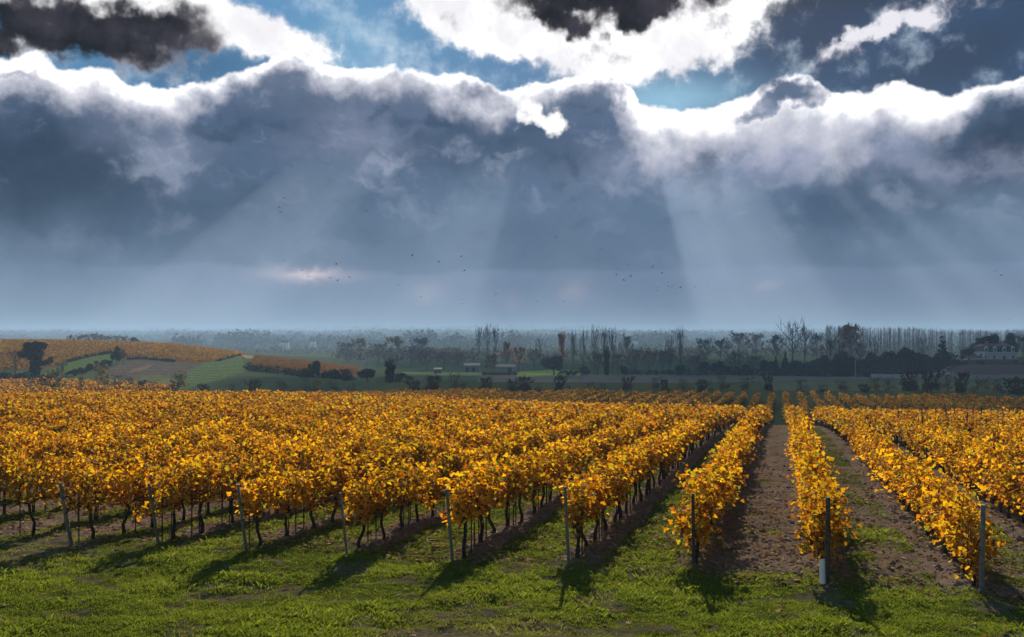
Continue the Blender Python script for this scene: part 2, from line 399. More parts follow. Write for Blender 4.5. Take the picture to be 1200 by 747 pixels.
# ------------------------------------------------------------------ terrain
RA = radians(17.0)                                  # direction the vine rows run
R = np.array((sin(RA), cos(RA))); Pp = np.array((cos(RA), -sin(RA)))
def st(x, y): return x*R[0]+y*R[1], x*Pp[0]+y*Pp[1]
def xy(s, t): return s*R[0]+t*Pp[0], s*R[1]+t*Pp[1]
def px_x(px, Y): return (px-600)/F*Y

HILLX = [0, 100, 200, 240, 300, 350, 400, 430, 470]
HILLH = [16.2, 15.6, 14.2, 12.2, 8.6, 6.6, 3.6, 1.6, 0]
def ground_z(x, y, bumps=False):
    x = np.asarray(x, float); y = np.asarray(y, float)
    s, t = st(x, y)
    D = np.sqrt(x*x+y*y); Y = np.where(y > 1, y, 1.0)
    tt = np.clip(t, -140, 140); ss_ = np.clip(s, -30, 260)
    a = .00010+.00046*sstep(t, -62, -6)
    near = -(3.95+.0386*ss_-.013*tt)-a*np.maximum(0, ss_-40)**2
    w0 = sstep(D, 4.5, 11.0)
    near = -1.7*(1-w0)+near*w0
    valley = np.interp(D, [0, 100, 130, 190, 250, 400, 460, 12000], [-8, -10.8, -11.6, -12.8, -13.8, -18.4, -20, -20])
    left = sstep(-t, 5, 60)
    w = sstep(D, 95+25*left, 138+60*left)
    z = near*(1-w)+valley*w
    # the vineyard hill on the left
    px = 600+F*x/Y
    hh = np.interp(px, HILLX, HILLH)*(y > 30)
    prof = np.where(D < 440, sstep(D, 225, 455), 1-sstep(D, 470, 900))
    z = z+hh*prof*(1+.05*(fbm(x/40, y/40, 3, 5)-.5))
    # bank under the white house on the right
    hb = sstep(px, 1085, 1135)*(y > 30)*sstep(D, 380, 440)*(1-sstep(D, 620, 800))
    z = z+hb*6.2
    # far wooded hills beyond the river plain
    far = sstep(D, 1900, 3600)*(6+20*fbm(x/700, y/900, 3, 21)+6*np.exp(-((x+400)/1500)**2))+sstep(D, 3800, 6500)*(2+48*fbm(x/1500, 3.3, 3, 9))
    z = z+far*(D > 1000)
    z = z+.6*(fbm(x/60, y/60, 3, 2)-.5)*sstep(D, 120, 300)
    if bumps:
        fade = sstep(D, 5, 9)*(1-sstep(D, 45, 90))
        z = z+fade*(.26*(fbm(x/1.7, y/1.7, 3, 31)-.5)+.12*(fbm(x/.34, y/.34, 3, 33)-.5))
        # soil slightly ridged up under the vines
        ph = (tt-ROW_T0)/ROW_DT; ph = ph-np.round(ph)
        z = z+fade*.07*np.exp(-(ph/.14)**2)*sstep(s, 16, 18)
    return z+EYE
ROW_T0, ROW_DT = 0.78, 2.42
def gz(x, y): return float(ground_z(np.array([x]), np.array([y]))[0])
def find_Y(px, py, y0, y1=1400):
    """how far along this bearing the ground drops out at the given height of view"""
    Ys = np.linspace(y0, y1, 1500); xs = px_x(px, Ys)
    pr = HY+F*(EYE-ground_z(xs, Ys))/Ys
    k = np.argmax(pr <= py) if (pr <= py).any() else len(Ys)-1
    return float(Ys[k])

# land cover: colour of the soil or sward itself, by place
SOIL = np.array((.205, .142, .100)); GRASS = np.array((.085, .098, .012)); DRY = np.array((.135, .115, .045)); LIT = np.array((.20, .115, .05))
def mixc(c, col, w): return c*(1-w[:, None])+np.asarray(col)*w[:, None]
def poly_mask(px, py, poly):
    inside = np.zeros(len(px), bool); n = len(poly)
    for i in range(n):
        x1, y1 = poly[i]; x2, y2 = poly[(i+1) % n]
        c = ((y1 > py) != (y2 > py)) & (px < (x2-x1)*(py-y1)/(y2-y1+1e-12)+x1)
        inside ^= c
    return inside
def end_s(t): return np.interp(t, [-40, -14, -4, 0, 4, 30], [17.6, 17.3, 17.5, 17.0, 17.1, 17.3])
def land_colour(x, y, z):
    s, t = st(x, y); D = np.hypot(x, y)
    n1 = fbm(x/1.1, y/1.1, 4, 41); n2 = fbm(x/5.5, y/5.5, 3, 43); n3 = fbm(x/.35, y/.35, 3, 47); n4 = fbm(x/30, y/30, 4, 49); n5 = fbm(x/.8+9, y/.45, 4, 53)
    c = np.tile(GRASS, (len(x), 1))*(.75+.6*n1)[:, None]
    c = mixc(c, DRY, sstep(n1*.6+n2*.6, .56, .72)*.85)
    c = mixc(c, SOIL*.75, np.maximum(sstep(n3*.5+n2*.7, .62, .74)*.8, sstep(n5, .60, .70)*.6))
    # vine field: bare worked soil along the rows, thin grass and leaf litter in the lanes
    ph = (t-ROW_T0)/ROW_DT; k = np.round(ph); ph = ph-k
    inf = sstep(s+1.6*(n2-.5)+.9*(n1-.5)-end_s(t), -.9, .9)*(1-sstep(s, 99, 103))*(D > 8)
    gl = .33+.40*sstep(-t, -6, 8)*(1-.3*sstep(-t, 30, 60))      # more sward in the lanes of the left half
    lane = np.where(np.abs(ph) < .2, .06, gl)
    lane = np.where((k == -1) & (ph > .15) | (k == 0) & (ph < -.15), .10, lane)
    gm = sstep(n1*.8+n3*.3+lane, .74, 1.05)
    sc = np.tile(SOIL, (len(x), 1))*(.75+.55*n3)[:, None]
    sc = mixc(sc, LIT, sstep(n3, .56, .72)*.5)
    vc = mixc(sc, GRASS*1.0, gm)
    c = mixc(c, vc, inf)
    # headland beyond the field: rough dull sward, then the shaded second block
    bey = sstep(s, 99, 103)
    c = mixc(c, np.array((.085, .095, .038)), bey)
    px = 600+F*x/np.where(y > 1, y, 1); py = HY+F*(EYE-z)/np.where(y > 1, y, 1)
    px = np.where(y > 20, px, -9999.0)
    # plain
    c = mixc(c, np.array((.15, .125, .10)), ((D > 285) & (D < 420) & (px > 560)).astype(float)*(.75+.4*n4))
    c = mixc(c, np.array((.07, .10, .035)), ((D > 420) & (px > 380)).astype(float))
    def field(poly, col, w=1.0, dmin=200, dmax=700, lines=None, hk=1.0):
        m = poly_mask(px+ (n2-.5)*2.5, py+(n2-.5)*.8, poly) & (D > dmin) & (D < dmax)
        nonlocal c
        line = 1.0 if lines is None else .72+.56*(np.sin((x*cos(lines[0])+y*sin(lines[0]))*2*pi/lines[1]+3*n2) > 0)*1.0
        c = mixc(c, np.array(col)*hk, m*w*(.85+.3*n4)) if lines is None else np.where((m > 0)[:, None], mixc(c, np.array(col)*hk, m*w*(.85+.3*n4))*np.asarray(line)[:, None], c)
    hill = (D > 205) & (D < 900) & (px < 440) & (px > -900)
    c = mixc(c, np.array((.10, .12, .055)), hill.astype(float))
    field([(-900, 448), (60, 448), (150, 452), (215, 459), (-900, 470)], (.26, .15, .03), 1, 150, 330)
    field([(-900, 380), (480, 380), (280, 418), (262, 424), (230, 427), (200, 424), (165, 421), (145, 421), (128, 414), (80, 424), (55, 432), (-900, 443)], (.24, .105, .03))
    field([(80, 424), (132, 414), (133, 421), (118, 430), (80, 434), (55, 444), (35, 445)], (.12, .165, .045))
    field([(160, 422), (230, 428), (230, 434), (205, 444), (180, 452), (110, 446), (135, 428)], (.15, .115, .08), lines=(2.2, 5.0))
    field([(158, 432), (182, 426), (172, 433), (150, 438)], (.26, .16, .095))
    field([(168, 449), (200, 444), (206, 447), (172, 452)], (.30, .20, .11))
    field([(110, 446), (180, 440), (215, 440), (190, 455), (90, 452)], (.17, .17, .07), .8, lines=(2.2, 4.0))
    field([(240, 424), (282, 418), (290, 435), (270, 441), (230, 452), (205, 459), (190, 456), (215, 440)], (.13, .17, .06), lines=(-.7, 5.5))
    field([(300, 418), (420, 432), (420, 441), (370, 438), (330, 435), (290, 431)], (.17, .075, .035))
    field([(215, 459), (275, 441), (380, 444), (460, 452), (460, 470), (215, 466)], (.085, .105, .05))
    field([(282, 416), (300, 417), (299, 421), (288, 420)], (.40, .27, .13))
    # strips of the plain
    field([(470, 436), (575, 437), (575, 441), (470, 440)], (.18, .22, .09), 1, 330, 900)
    field([(470, 440), (590, 441), (590, 446), (470, 446)], (.09, .12, .055), 1, 250, 700)
    field([(605, 436), (640, 434), (680, 434), (680, 444), (605, 443)], (.22, .30, .05), 1, 330, 900)
    field([(560, 441), (1010, 442), (1020, 437), (1300, 437), (1300, 444), (930, 447), (560, 452)], (.19, .155, .13), 1, 260, 700)
    field([(890, 447), (1040, 443.5), (1300, 445), (1300, 459), (900, 458)], (.13, .14, .07), 1, 200, 420)
    field([(1020, 436.5), (1118, 436.5), (1118, 440), (1020, 440)], (.30, .25, .20), 1, 330, 600)
    field([(1108, 424), (1300, 424), (1300, 440), (1118, 439)], (.14, .085, .068), 1, 330, 600)
    c = mixc(c, np.array((.035, .05, .025)), sstep(D, 1700, 2300))
    return np.clip(c, 0, 1)

def build_ground():
    az = np.concatenate([np.linspace(-180, -50, 27)[:-1], np.linspace(-50, -35, 60)[:-1], np.linspace(-35, 35, 860), np.linspace(35, 50, 60)[1:], np.linspace(50, 180, 27)[1:-1]])
    az = np.radians(az); na = len(az)
    rr = np.concatenate([np.geomspace(1.0, 10.5, 22)[:-1], np.geomspace(10.5, 26, 330)[:-1], np.geomspace(26, 110, 260)[:-1], np.geomspace(110, 700, 420)[:-1], np.geomspace(700, 8800, 130)])
    nr = len(rr)
    A, Rr = np.meshgrid(az, rr, indexing='xy')
    x = (Rr*np.sin(A)).ravel(); y = (Rr*np.cos(A)).ravel()
    z = ground_z(x, y, True); c = land_colour(x, y, ground_z(x, y))
    i = np.arange(nr-1)[:, None]; j = np.arange(na)[None]
    j2 = (j+1) % na
    q = np.stack([i*na+j, i*na+j2, (i+1)*na+j2, (i+1)*na+j], -1).reshape(-1, 4)[:, ::-1]
    V = np.stack([x, y, z], 1)
    V = np.concatenate([V, [[0, 0, gz(0, 0.01)]]]); c = np.concatenate([c, c[:1]])
    tri = np.stack([np.full(na, len(V)-1), (np.arange(na)+1) % na, np.arange(na)], 1)
    m, g, out = new_mat('earth_and_sward')
    p = pos(g)
    n = g.noise(p, 9.0, 6, .65); n2 = g.noise(p, 1.3, 4, .6)
    col = g.mix(1.0, attr(g), g.mix(g.ss(n, .25, .75), (.62, .62, .62, 1), (1.38, 1.36, 1.3, 1)), 'MULTIPLY')
    col = g.mix(1.0, col, g.mix(n2, (.85, .85, .85, 1), (1.15, 1.15, 1.15, 1)), 'MULTIPLY')
    b = g.n.new('ShaderNodeBump'); b.inputs['Strength'].default_value = .75; b.inputs['Distance'].default_value = .05
    g.set(b.inputs['Height'], g.noise(p, 22.0, 5, .65))
    bs = g.n.new('ShaderNodeBsdfDiffuse'); g.set(bs.inputs[0], col); bs.inputs[1].default_value = .6; g.l.new(b.outputs[0], bs.inputs['Normal'])
    g.l.new(bs.outputs[0], out.inputs[0])
    o = link('ground', make_mesh('ground', V, [q, tri[:, ::-1]], c, [m], True)); o['kind'] = 'structure'
build_ground()

# ------------------------------------------------------------------ added clouds, unseen above the frame, shaped to shade the valley
def build_shade_cloud(name, poly, alt, seed, broken=.34):
    """poly: ground area it shades; the cloud hangs up the sun's bearing at that altitude"""
    sh = alt/tan(SUN_EL); ox, oy = sin(SUN_AZ)*sh, cos(SUN_AZ)*sh
    P = np.array(poly, float); lo = P.min(0)-40; hi = P.max(0)+40
    nx = 150; ny = 110
    gx, gy = np.meshgrid(np.linspace(lo[0], hi[0], nx), np.linspace(lo[1], hi[1], ny))
    x = gx.ravel(); y = gy.ravel(); sc = max(hi-lo)/14
    wx = x+(fbm(x/sc, y/sc, 4, seed)-.5)*sc*.55; wy = y+(fbm(x/sc, y/sc, 4, seed+3)-.5)*sc*.22
    ins = poly_mask(wx, wy, poly)
    th = np.where(ins, .35+fbm(x/sc*2, y/sc*2, 5, seed+7), 0)*sc*.9
    V = np.concatenate([np.stack([x+ox, y+oy, alt+th], 1), np.stack([x+ox, y+oy, alt-.35*th], 1)]); N = len(x)
    i = np.arange(ny-1)[:, None]; j = np.arange(nx-1)[None]
    q = np.stack([i*nx+j, i*nx+j+1, (i+1)*nx+j+1, (i+1)*nx+j], -1).reshape(-1, 4)
    k = ins[q].any(1) & (np.random.default_rng(seed).random(len(q)) > broken); q = q[k]     # random cells left out so part of the sun gets through
    m = rough_mat('shade_cloud', (.8, .8, .82), (.86, .86, .88), .004, 1, 0)
    o = link(name, make_mesh(name, V, [q, (q+N)[:, ::-1]], None, [m], True)); o['kind'] = 'structure'
def gpoly(pts): return [(px_x(px, Y), Y) for px, Y in pts]
def rowpoly(pts): return [xy(s, t) for s, t in pts]
# a low cloud added to shade the hollow, a higher one for the plain; outlines cut to leave the near field and the hill in the sun
build_shade_cloud('cloud', rowpoly([(120, 75), (116, 20), (116, -8), (120, -22), (130, -50), (155, -80)])+gpoly([(290, 262), (470, 330), (480, 430), (590, 380), (690, 375), (710, 340), (1100, 330), (1330, 330)]), 760, 60, .58)
build_shade_cloud('cloud', gpoly([(720, 350), (725, 500), (560, 530), (440, 620), (700, 680), (1100, 640), (1330, 640), (1330, 340), (1000, 345)]), 3600, 90)

# ------------------------------------------------------------------ vines
PAL = np.array([(.64, .34, .010), (.70, .41, .012), (.58, .26, .009), (.48, .18, .008), (.34, .11, .009), (.66, .45, .02), (.42, .35, .022), (.22, .23, .025), (.13, .055, .012), (.58, .36, .010)])
PAL = PAL*np.array((1.02, 1.01, .8)); PW = np.array([.19, .14, .16, .13, .10, .06, .05, .04, .08, .05]); PW = PW/PW.sum()
# a lobed vine leaf, folded along the midrib; x across, y to the tip
LOB = np.array([(0, 0, 0), (.42, -.12, .10), (.52, .28, .14), (.30, .42, .06), (.32, .78, .10), (0, 1.0, -.06), (-.32, .78, .10), (-.30, .42, .06), (-.52, .28, .14), (-.42, -.12, .10)])
LOBT = np.array([(0, 1, 2), (0, 2, 3), (0, 3, 4), (0, 4, 5), (0, 5, 6), (0, 6, 7), (0, 7, 8), (0, 8, 9)])
FOLD = np.array([(0, 0, -.02), (.5, .15, .14), (.4, .75, .10), (0, 1, -.05), (-.4, .75, .10), (-.5, .15, .14)])
FOLDQ = np.array([(0, 1, 2, 3), (0, 3, 4, 5)])
QUAD = np.array([(.5, 0, .1), (.42, .9, -.05), (-.42, .9, .05), (-.5, 0, 0)])
QUADQ = np.array([(0, 1, 2, 3)])
def place_leaves(pos_, size, tmpl, faces, rng, droop=.85, tips=None):
    """random leaf attitudes: tips hang outward and down"""
    n = len(pos_)
    az = rng.uniform(0, 2*pi, n)
    if tips is not None: az = np.where(rng.random(n) < .7, tips+rng.normal(0, .7, n), az)
    pitch = rng.normal(-.55*droop*1.6, .55, n); roll = rng.normal(0, .6, n)
    yv = np.stack([np.cos(az)*np.cos(pitch), np.sin(az)*np.cos(pitch), np.sin(pitch)], 1)
    xv = np.stack([-np.sin(az), np.cos(az), np.zeros(n)], 1)
    zv = np.cross(xv, yv)
    xr = xv*np.cos(roll)[:, None]+zv*np.sin(roll)[:, None]; zr = np.cross(xr, yv)
    s = np.asarray(size).reshape(-1, 1, 1)
    V = pos_[:, None, :]+s*(tmpl[None, :, 0:1]*xr[:, None]+tmpl[None, :, 1:2]*yv[:, None]+tmpl[None, :, 2:3]*zr[:, None])
    fac = (faces[None]+(np.arange(n)*len(tmpl))[:, None, None]).reshape(-1, faces.shape[1])
    return V.reshape(-1, 3), fac
def leaf_cols(n, k, rng, shade=None, pal=PAL, pw=PW):
    base = pal[rng.choice(len(pal), n, p=pw)]*rng.uniform(.78, 1.12, n)[:, None]
    return np.repeat(base, k, 0)
def vine_skeleton(rng, skirt=0.0):
    """trunk, two arms and the shoots of one vine, row along local y"""
    zt = rng.uniform(.62, .75); lean = rng.normal(0, .035, 2)
    tr = [(0, 0, -.08), (rng.normal(0, .02), rng.normal(0, .03), .2), (lean[0]*.6+rng.normal(0, .02), lean[1], .42), (lean[0], lean[1]*1.3, zt)]
    head = np.array(tr[-1]); arms = []; shoots = []
    for sg in (-1, 1):
        L = rng.uniform(.42, .56)
        arms.append([head, head+(rng.normal(0, .02), sg*L*.45, .07), head+(rng.normal(0, .03), sg*L, .03+rng.normal(0, .03))])
        for q in np.linspace(.12, 1, 5):
            b = head+(0, sg*L*q, .06)
            top = np.array((rng.normal(0, .08), rng.normal(0, .11), rng.uniform(.55, .98)))
            if rng.random() < .07+skirt: top = np.array((rng.choice((-1, 1))*rng.uniform(.2, .42), rng.normal(0, .12), rng.uniform(-.1, .35)))
            mid = b+top*.5+(rng.normal(0, .05), rng.normal(0, .05), .06)
            end = b+top
            if rng.random() < .35: end = end+(rng.normal(0, .2), rng.normal(0, .15), -.10)
            shoots.append([b, mid, end])
    return tr, arms, shoots
def vine_leaf_points(shoots, n, rng, spread=.095):
    w = rng.integers(0, len(shoots), n); q = rng.random(n)**.9
    S = np.array(shoots)[w]
    q = q[:, None]
    p = np.where(q < .5, S[:, 0]+(S[:, 1]-S[:, 0])*q*2, S[:, 1]+(S[:, 2]-S[:, 1])*(q*2-1))
    off = rng.normal(0, 1, (n, 3))*np.array((1.15, 1.0, .8))*spread
    return p+off, np.arctan2(off[:, 1], off[:, 0])
NVAR = 14
def vine_variant(k):
    rng = np.random.default_rng(100+k)
    skirt = .22 if k % 2 else 0
    tr, arms, shoots = vine_skeleton(rng, skirt)
    mb = MB()
    mb.tube(tr, [.045, .034, .030, .036], 7)
    for a in arms: mb.tube(a, [.026, .02, .014], 5)
    for s in shoots: mb.tube(s, [.007, .005, .003], 4)
    if k % 2 == 0: mb.tube([(.03, .35, -.05), (.03, .35, 1.15)], .013, 5)
    if k % 3 == 0: mb.tube([(.03, .05, -.05), (.03, .05, 1.1)], .011, 5)
    trunk = mb.mesh('grapevine_trunk', M['bark'])
    n = int(rng.integers(400, 520))
    p, tip = vine_leaf_points(shoots, n, rng)
    if skirt:
        e = int(60); pe = np.stack([rng.normal(0, .15, e), rng.uniform(-.5, .5, e), rng.uniform(.34, .75, e)], 1)
        p = np.concatenate([p, pe]); tip = np.concatenate([tip, rng.uniform(0, 6.28, e)]); n += e
    V, T = place_leaves(p, rng.uniform(.055, .105, n), LOB, LOBT, rng, tips=tip)
    fol = make_mesh('grapevine_foliage', V, [T], leaf_cols(n, len(LOB), rng), [M['vine_leaf']])
    return trunk, fol
VARS = [vine_variant(k) for k in range(NVAR)]

ROWNAMES = {0: 'the row behind the post with the white sleeve', -1: 'the first row left of the white-sleeved post', 1: 'the first row right of the white-sleeved post'}
NUMW = ['', 'first', 'second', 'third', 'fourth', 'fifth', 'sixth', 'seventh', 'eighth', 'ninth', 'tenth', 'eleventh', 'twelfth', 'thirteenth', 'fourteenth', 'fifteenth', 'sixteenth', 'seventeenth', 'eighteenth', 'nineteenth', 'twentieth']
NUMW += ['twenty-'+w for w in NUMW[1:10]]+['thirtieth']+['thirty-'+w for w in NUMW[1:10]]+['fortieth']+['forty-'+w for w in NUMW[1:10]]
def rowname(k):
    if k in ROWNAMES: return ROWNAMES[k]
    return 'the %s row %s of the white-sleeved post' % (NUMW[abs(k)], 'left' if k < 0 else 'right')
# end posts stand where the photograph shows them; the rows follow from them
ENDPX = {-7: (85, 640, 77), -6: (187, 640, 76), -5: (290, 650, 85), -4: (408, 653, 70), -3: (531, 660, 90), -2: (667, 665, 98), -1: (813, 672, 95), 0: (970, 690, 108), 1: (1150, 700, 110)}
ROWS = {}
for k, (a, b, h) in ENDPX.items():
    Y = find_Y(a, b, 12, 40); s_, t_ = st(px_x(a, Y), Y); ROWS[k] = (t_, s_, h*Y/F)
tl, tr_ = ROWS[-7][0], ROWS[1][0]
for k in range(-8, -50, -1): ROWS[k] = (tl+(k+7)*2.36, float(end_s(tl+(k+7)*2.36))+.5*sin(k*1.7), 1.5)
for k in range(2, 26): ROWS[k] = (tr_+(k-1)*2.45, 17.4+.4*sin(k*2.1), 1.6)
VS = 1.08
spots = []
for k, (t_, s0, h) in ROWS.items():
    n = 0
    s_ = s0+.55
    smax = (99.5 if t_ > -25 else 101)+.8*sin(k*1.3)
    j = 0
    while s_ < smax:
        x, y = xy(s_, t_+.05*sin(s_*1.3+k))
        j += 1
        bear = atan2(x, y)
        if abs(bear) < radians(34) and not (vnoise(np.array([s_*.9]), np.array([k*7.7]), 5)[0] > .955):
            spots.append((sqrt(x*x+y*y), x, y, k, j, s_))
        s_ += VS*(1+.06*sin(s_*3.1+k))
inview = [q for q in spots if abs(q[1]/q[2]) < .60]
inview.sort()
NEAR = set((q[3], q[4]) for q in inview[:300])
first = True
for q in inview[:300]:
    D, x, y, k, j, s_ = q
    root = bpy.data.objects.new('grapevine', None); COL.objects.link(root)
    root.location = (x, y, gz(x, y)); flip = rnd.random() < .5
    root.rotation_euler = (0, 0, -RA+(pi if flip else 0)+rnd.uniform(-.06, .06))
    sc = rnd.uniform(.92, 1.07)
    sc *= 1.03 if k in (-1, 0, 1) else 1.07
    root.scale = (sc*rnd.uniform(.92, 1.12)*(1.08 if k >= -1 else 1.12), 1.0, sc)
    v = rnd.randrange(NVAR)
    if k >= -1 and v % 2 == 0 and rnd.random() < .6: v = (v+1) % NVAR
    if k < -1 and v % 2 == 1 and rnd.random() < .75: v = (v+1) % NVAR
    link('trunk', VARS[v][0], root); link('foliage', VARS[v][1], root)
    lab = 'yellow-leaved grapevine, %s from the front in %s' % (NUMW[j], rowname(k))
    tag(root, lab, 'grapevine', 'grapevines in '+rowname(k))

def far_vines(name, pts, nleaf, size, tmpl, faces, rng, trunks=True, hscale=1.0, pal=PAL, pw=PW):
    """pts: (x, y, yaw, z); the many vines too far to single out, as one mass of leaves and stems"""
    Vs, Fs, Cs, off = [], [], [], 0
    skel = [vine_skeleton(np.random.default_rng(500+i), .1) for i in range(24)]
    Tv, Tq, toff = [], [], 0
    for (x, y, z, D) in pts:
        tr, arms, sh = skel[rng.integers(0, 24)]
        n = int(nleaf(D)*rng.uniform(.75, 1.2))
        p, tip = vine_leaf_points(sh, n, rng, .10)
        w = rng.uniform(.9, 1.15)*(1.28 if D < 120 and x*Pp[0]+y*Pp[1] < -5 else 1); hh = rng.uniform(.96, 1.12)*hscale*(.9 if D < 120 and x*Pp[0]+y*Pp[1] > 4 else 1)
        V, T = place_leaves(p, size(D)*rng.uniform(.75, 1.25, n), tmpl, faces, rng, tips=tip)
        V = V*(w, 1, hh)
        c, s_ = cos(-RA), sin(-RA)
        X = V[:, 0]*c-V[:, 1]*s_+x; Yy = V[:, 0]*s_+V[:, 1]*c+y
        Vs.append(np.stack([X, Yy, V[:, 2]+z], 1)); Fs.append(T+off); off += len(V)
        vig = (.78+.34*rng.random())*np.array((1, rng.uniform(.82, 1.06), 1))
        Cs.append(leaf_cols(n, len(tmpl), rng, pal=pal, pw=pw)*vig)
        if trunks:
            for kk in range(3):
                pass
            a = np.array([(-.03, -.03, -.05), (.03, -.03, -.05), (.03, .03, -.05), (-.03, .03, -.05), (-.03, -.03, .72), (.03, -.03, .72), (.03, .03, .72), (-.03, .03, .72)])
            a = a+(x, y, z)+np.outer(np.r_[np.zeros(4), np.ones(4)], rng.normal(0, .05, 3)*(1, 1, 0))
            Tv.append(a); Tq.append(np.array([(0, 1, 5, 4), (1, 2, 6, 5), (2, 3, 7, 6), (3, 0, 4, 7)])+toff); toff += 8
    V = np.concatenate(Vs); Fq = np.concatenate(Fs); C = np.concatenate(Cs)
    return V, Fq, C, (np.concatenate(Tv) if Tv else None), (np.concatenate(Tq) if Tq else None)
rest = [(x, y, gz(x, y), D) for (D, x, y, k, j, s_) in spots if (k, j) not in NEAR]
rngf = np.random.default_rng(77)
mid = [p for p in rest if p[3] < 55]; farp = [p for p in rest if p[3] >= 55]
parts = [far_vines('a', mid, lambda D: 390*28/max(D, 22)+95, lambda D: .060+.0010*D, FOLD, FOLDQ, rngf),
         far_vines('b', farp, lambda D: 130+60*(110-D)/55, lambda D: .085+.0008*D, QUAD, QUADQ, rngf)]
# second block, beyond the hollow, in the cloud's shade
blk = []
for k in range(-30, 46):
    t_ = ROW_T0+k*2.5-.3
    s_ = 122+2*sin(k)
    while s_ < 178+5*sin(k*.7)+.10*t_:
        x, y = xy(s_, t_)
        if abs(atan2(x, y)) < radians(34): blk.append((x, y, gz(x, y), sqrt(x*x+y*y)))
        s_ += 1.25
PWD = np.array([.16, .10, .16, .14, .10, .06, .12, .10, .06, 0]); PWD = PWD/PWD.sum()
parts.append(far_vines('c', blk, lambda D: 60, lambda D: .27, QUAD, QUADQ, rngf, hscale=.95, pal=PAL, pw=PWD))
# vineyards of the hill and the sunlit strip at its foot
hillp = []
def in_poly_pts(poly, d0, d1, step_s, step_t, ang):
    ca, sa = cos(ang), sin(ang)
    for i in np.arange(-600, 600, step_t):
        for j in np.arange(0, 900, step_s):
            x = j*sa+i*ca+rngf.normal(0, .15); y = j*ca-i*sa+rngf.normal(0, .2)
            if y < d0 or y > d1 or abs(x/y) > .66: continue
            yield x, y
cand = np.array(list(in_poly_pts(None, 180, 640, 1.7, 2.4, RA-1.15)))
zc = ground_z(cand[:, 0], cand[:, 1]); cpx = 600+F*cand[:, 0]/cand[:, 1]; cpy = HY+F*(EYE-zc)/cand[:, 1]
Dc = np.hypot(cand[:, 0], cand[:, 1])
def inreg(poly, d0, d1): return poly_mask(cpx, cpy, poly) & (Dc > d0) & (Dc < d1)
m1 = inreg([(-80, 380), (480, 380), (300, 412), (280, 417), (262, 423), (230, 426), (200, 423), (165, 420), (145, 420), (128, 414), (80, 424), (55, 432), (-80, 442)], 250, 520)
m2 = inreg([(300, 418.5), (420, 432), (420, 439), (370, 437), (330, 434), (292, 430)], 250, 520)
m3 = inreg([(-80, 449), (60, 449), (140, 452), (205, 457), (205, 470), (-80, 470)], 222, 330)
sel = np.where(m1)[0]; hill2 = [(cand[i, 0], cand[i, 1], zc[i], Dc[i]) for i in np.where(m2)[0]]
stripp = [(cand[i, 0], cand[i, 1], zc[i], Dc[i]) for i in np.where(m3)[0]]
hillp = [(cand[i, 0], cand[i, 1], zc[i], Dc[i]) for i in sel]
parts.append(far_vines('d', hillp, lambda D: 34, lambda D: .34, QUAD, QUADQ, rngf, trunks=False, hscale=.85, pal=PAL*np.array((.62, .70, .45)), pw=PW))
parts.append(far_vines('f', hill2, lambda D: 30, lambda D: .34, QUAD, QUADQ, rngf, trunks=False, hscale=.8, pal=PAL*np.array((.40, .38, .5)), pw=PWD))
parts.append(far_vines('e', stripp, lambda D: 30, lambda D: .36, QUAD, QUADQ, rngf, trunks=False, hscale=.9, pal=PAL))
V, Q, C, fm, off = [], [], [], [], 0
for (v, f, c, tv, tq) in parts:
    V.append(v); C.append(c); Q.append(f+off); fm.append(np.zeros(len(f), int)); off += len(v)
    if tv is not None:
        V.append(tv); C.append(np.full((len(tv), 3), .8)); Q.append(tq+off); fm.append(np.ones(len(tq), int)); off += len(tv)
o = link('vineyard', make_mesh('vineyard', np.concatenate(V), [np.concatenate(Q)], np.concatenate(C), [M['vine_leaf'], M['bark']], fmat=np.concatenate(fm)))
tag(o, 'yellow and rust vineyard rows filling the middle distance and the far hillside', 'vineyard', kind='stuff')
print('VINES', len(spots), len(mid), len(farp), len(blk), len(hillp), 'quads', sum(len(q) for q in Q))

# ------------------------------------------------------------------ posts
def post_mesh(name, h, r, lean, mat, square=False):
    mb = MB(); top = (-lean, h) if False else None
    n = 5; pts = [(0, -lean*q+.006*sin(9*q), -.15+(h+.15)*q) for q in np.linspace(0, 1, n)]
    mb.tube(pts, [r*1.05, r, r*.98, r*.97, r*.93], 4 if square else 9)
    return mb.mesh(name, mat)
POSTL = {-7: 'leaning grey end post at the far left front, first from the left edge', -6: 'thin leaning grey end post, second from the left front corner', -5: 'leaning grey end post, third from the left, with a dark shadow streak behind',
         -4: 'thin pale end post, fourth from the left, sixth left of the white sleeve', -3: 'leaning grey end post near the middle, third left of the white sleeve', -2: 'tall grey end post before the wide gap, second left of the white sleeve',
         -1: 'dark upright end post on the left side of the bare dirt lane', 0: 'dark end post with a white sleeve at its foot', 1: 'thick grey end post nearest the right edge, leaning outward'}
POSTL[-4] = 'thin short end post, fourth from the left along the front'
for k, lab in POSTL.items():
    t_, s0, h = ROWS[k]; x, y = xy(s0, t_)
    lean = .36 if k < -1 else (.10 if k == 0 else .16)
    o = link('vineyard_post', post_mesh('vineyard_post', max(1.42, h), .042 if k in (1, 0, -7) else .034, lean, M['dpost'] if k in (0, -1) else M['post'], k in (-4,)), loc=(x, y, gz(x, y)))
    o.rotation_euler = (0, 0, -RA); tag(o, lab, 'post', 'end posts along the front of the vineyard')
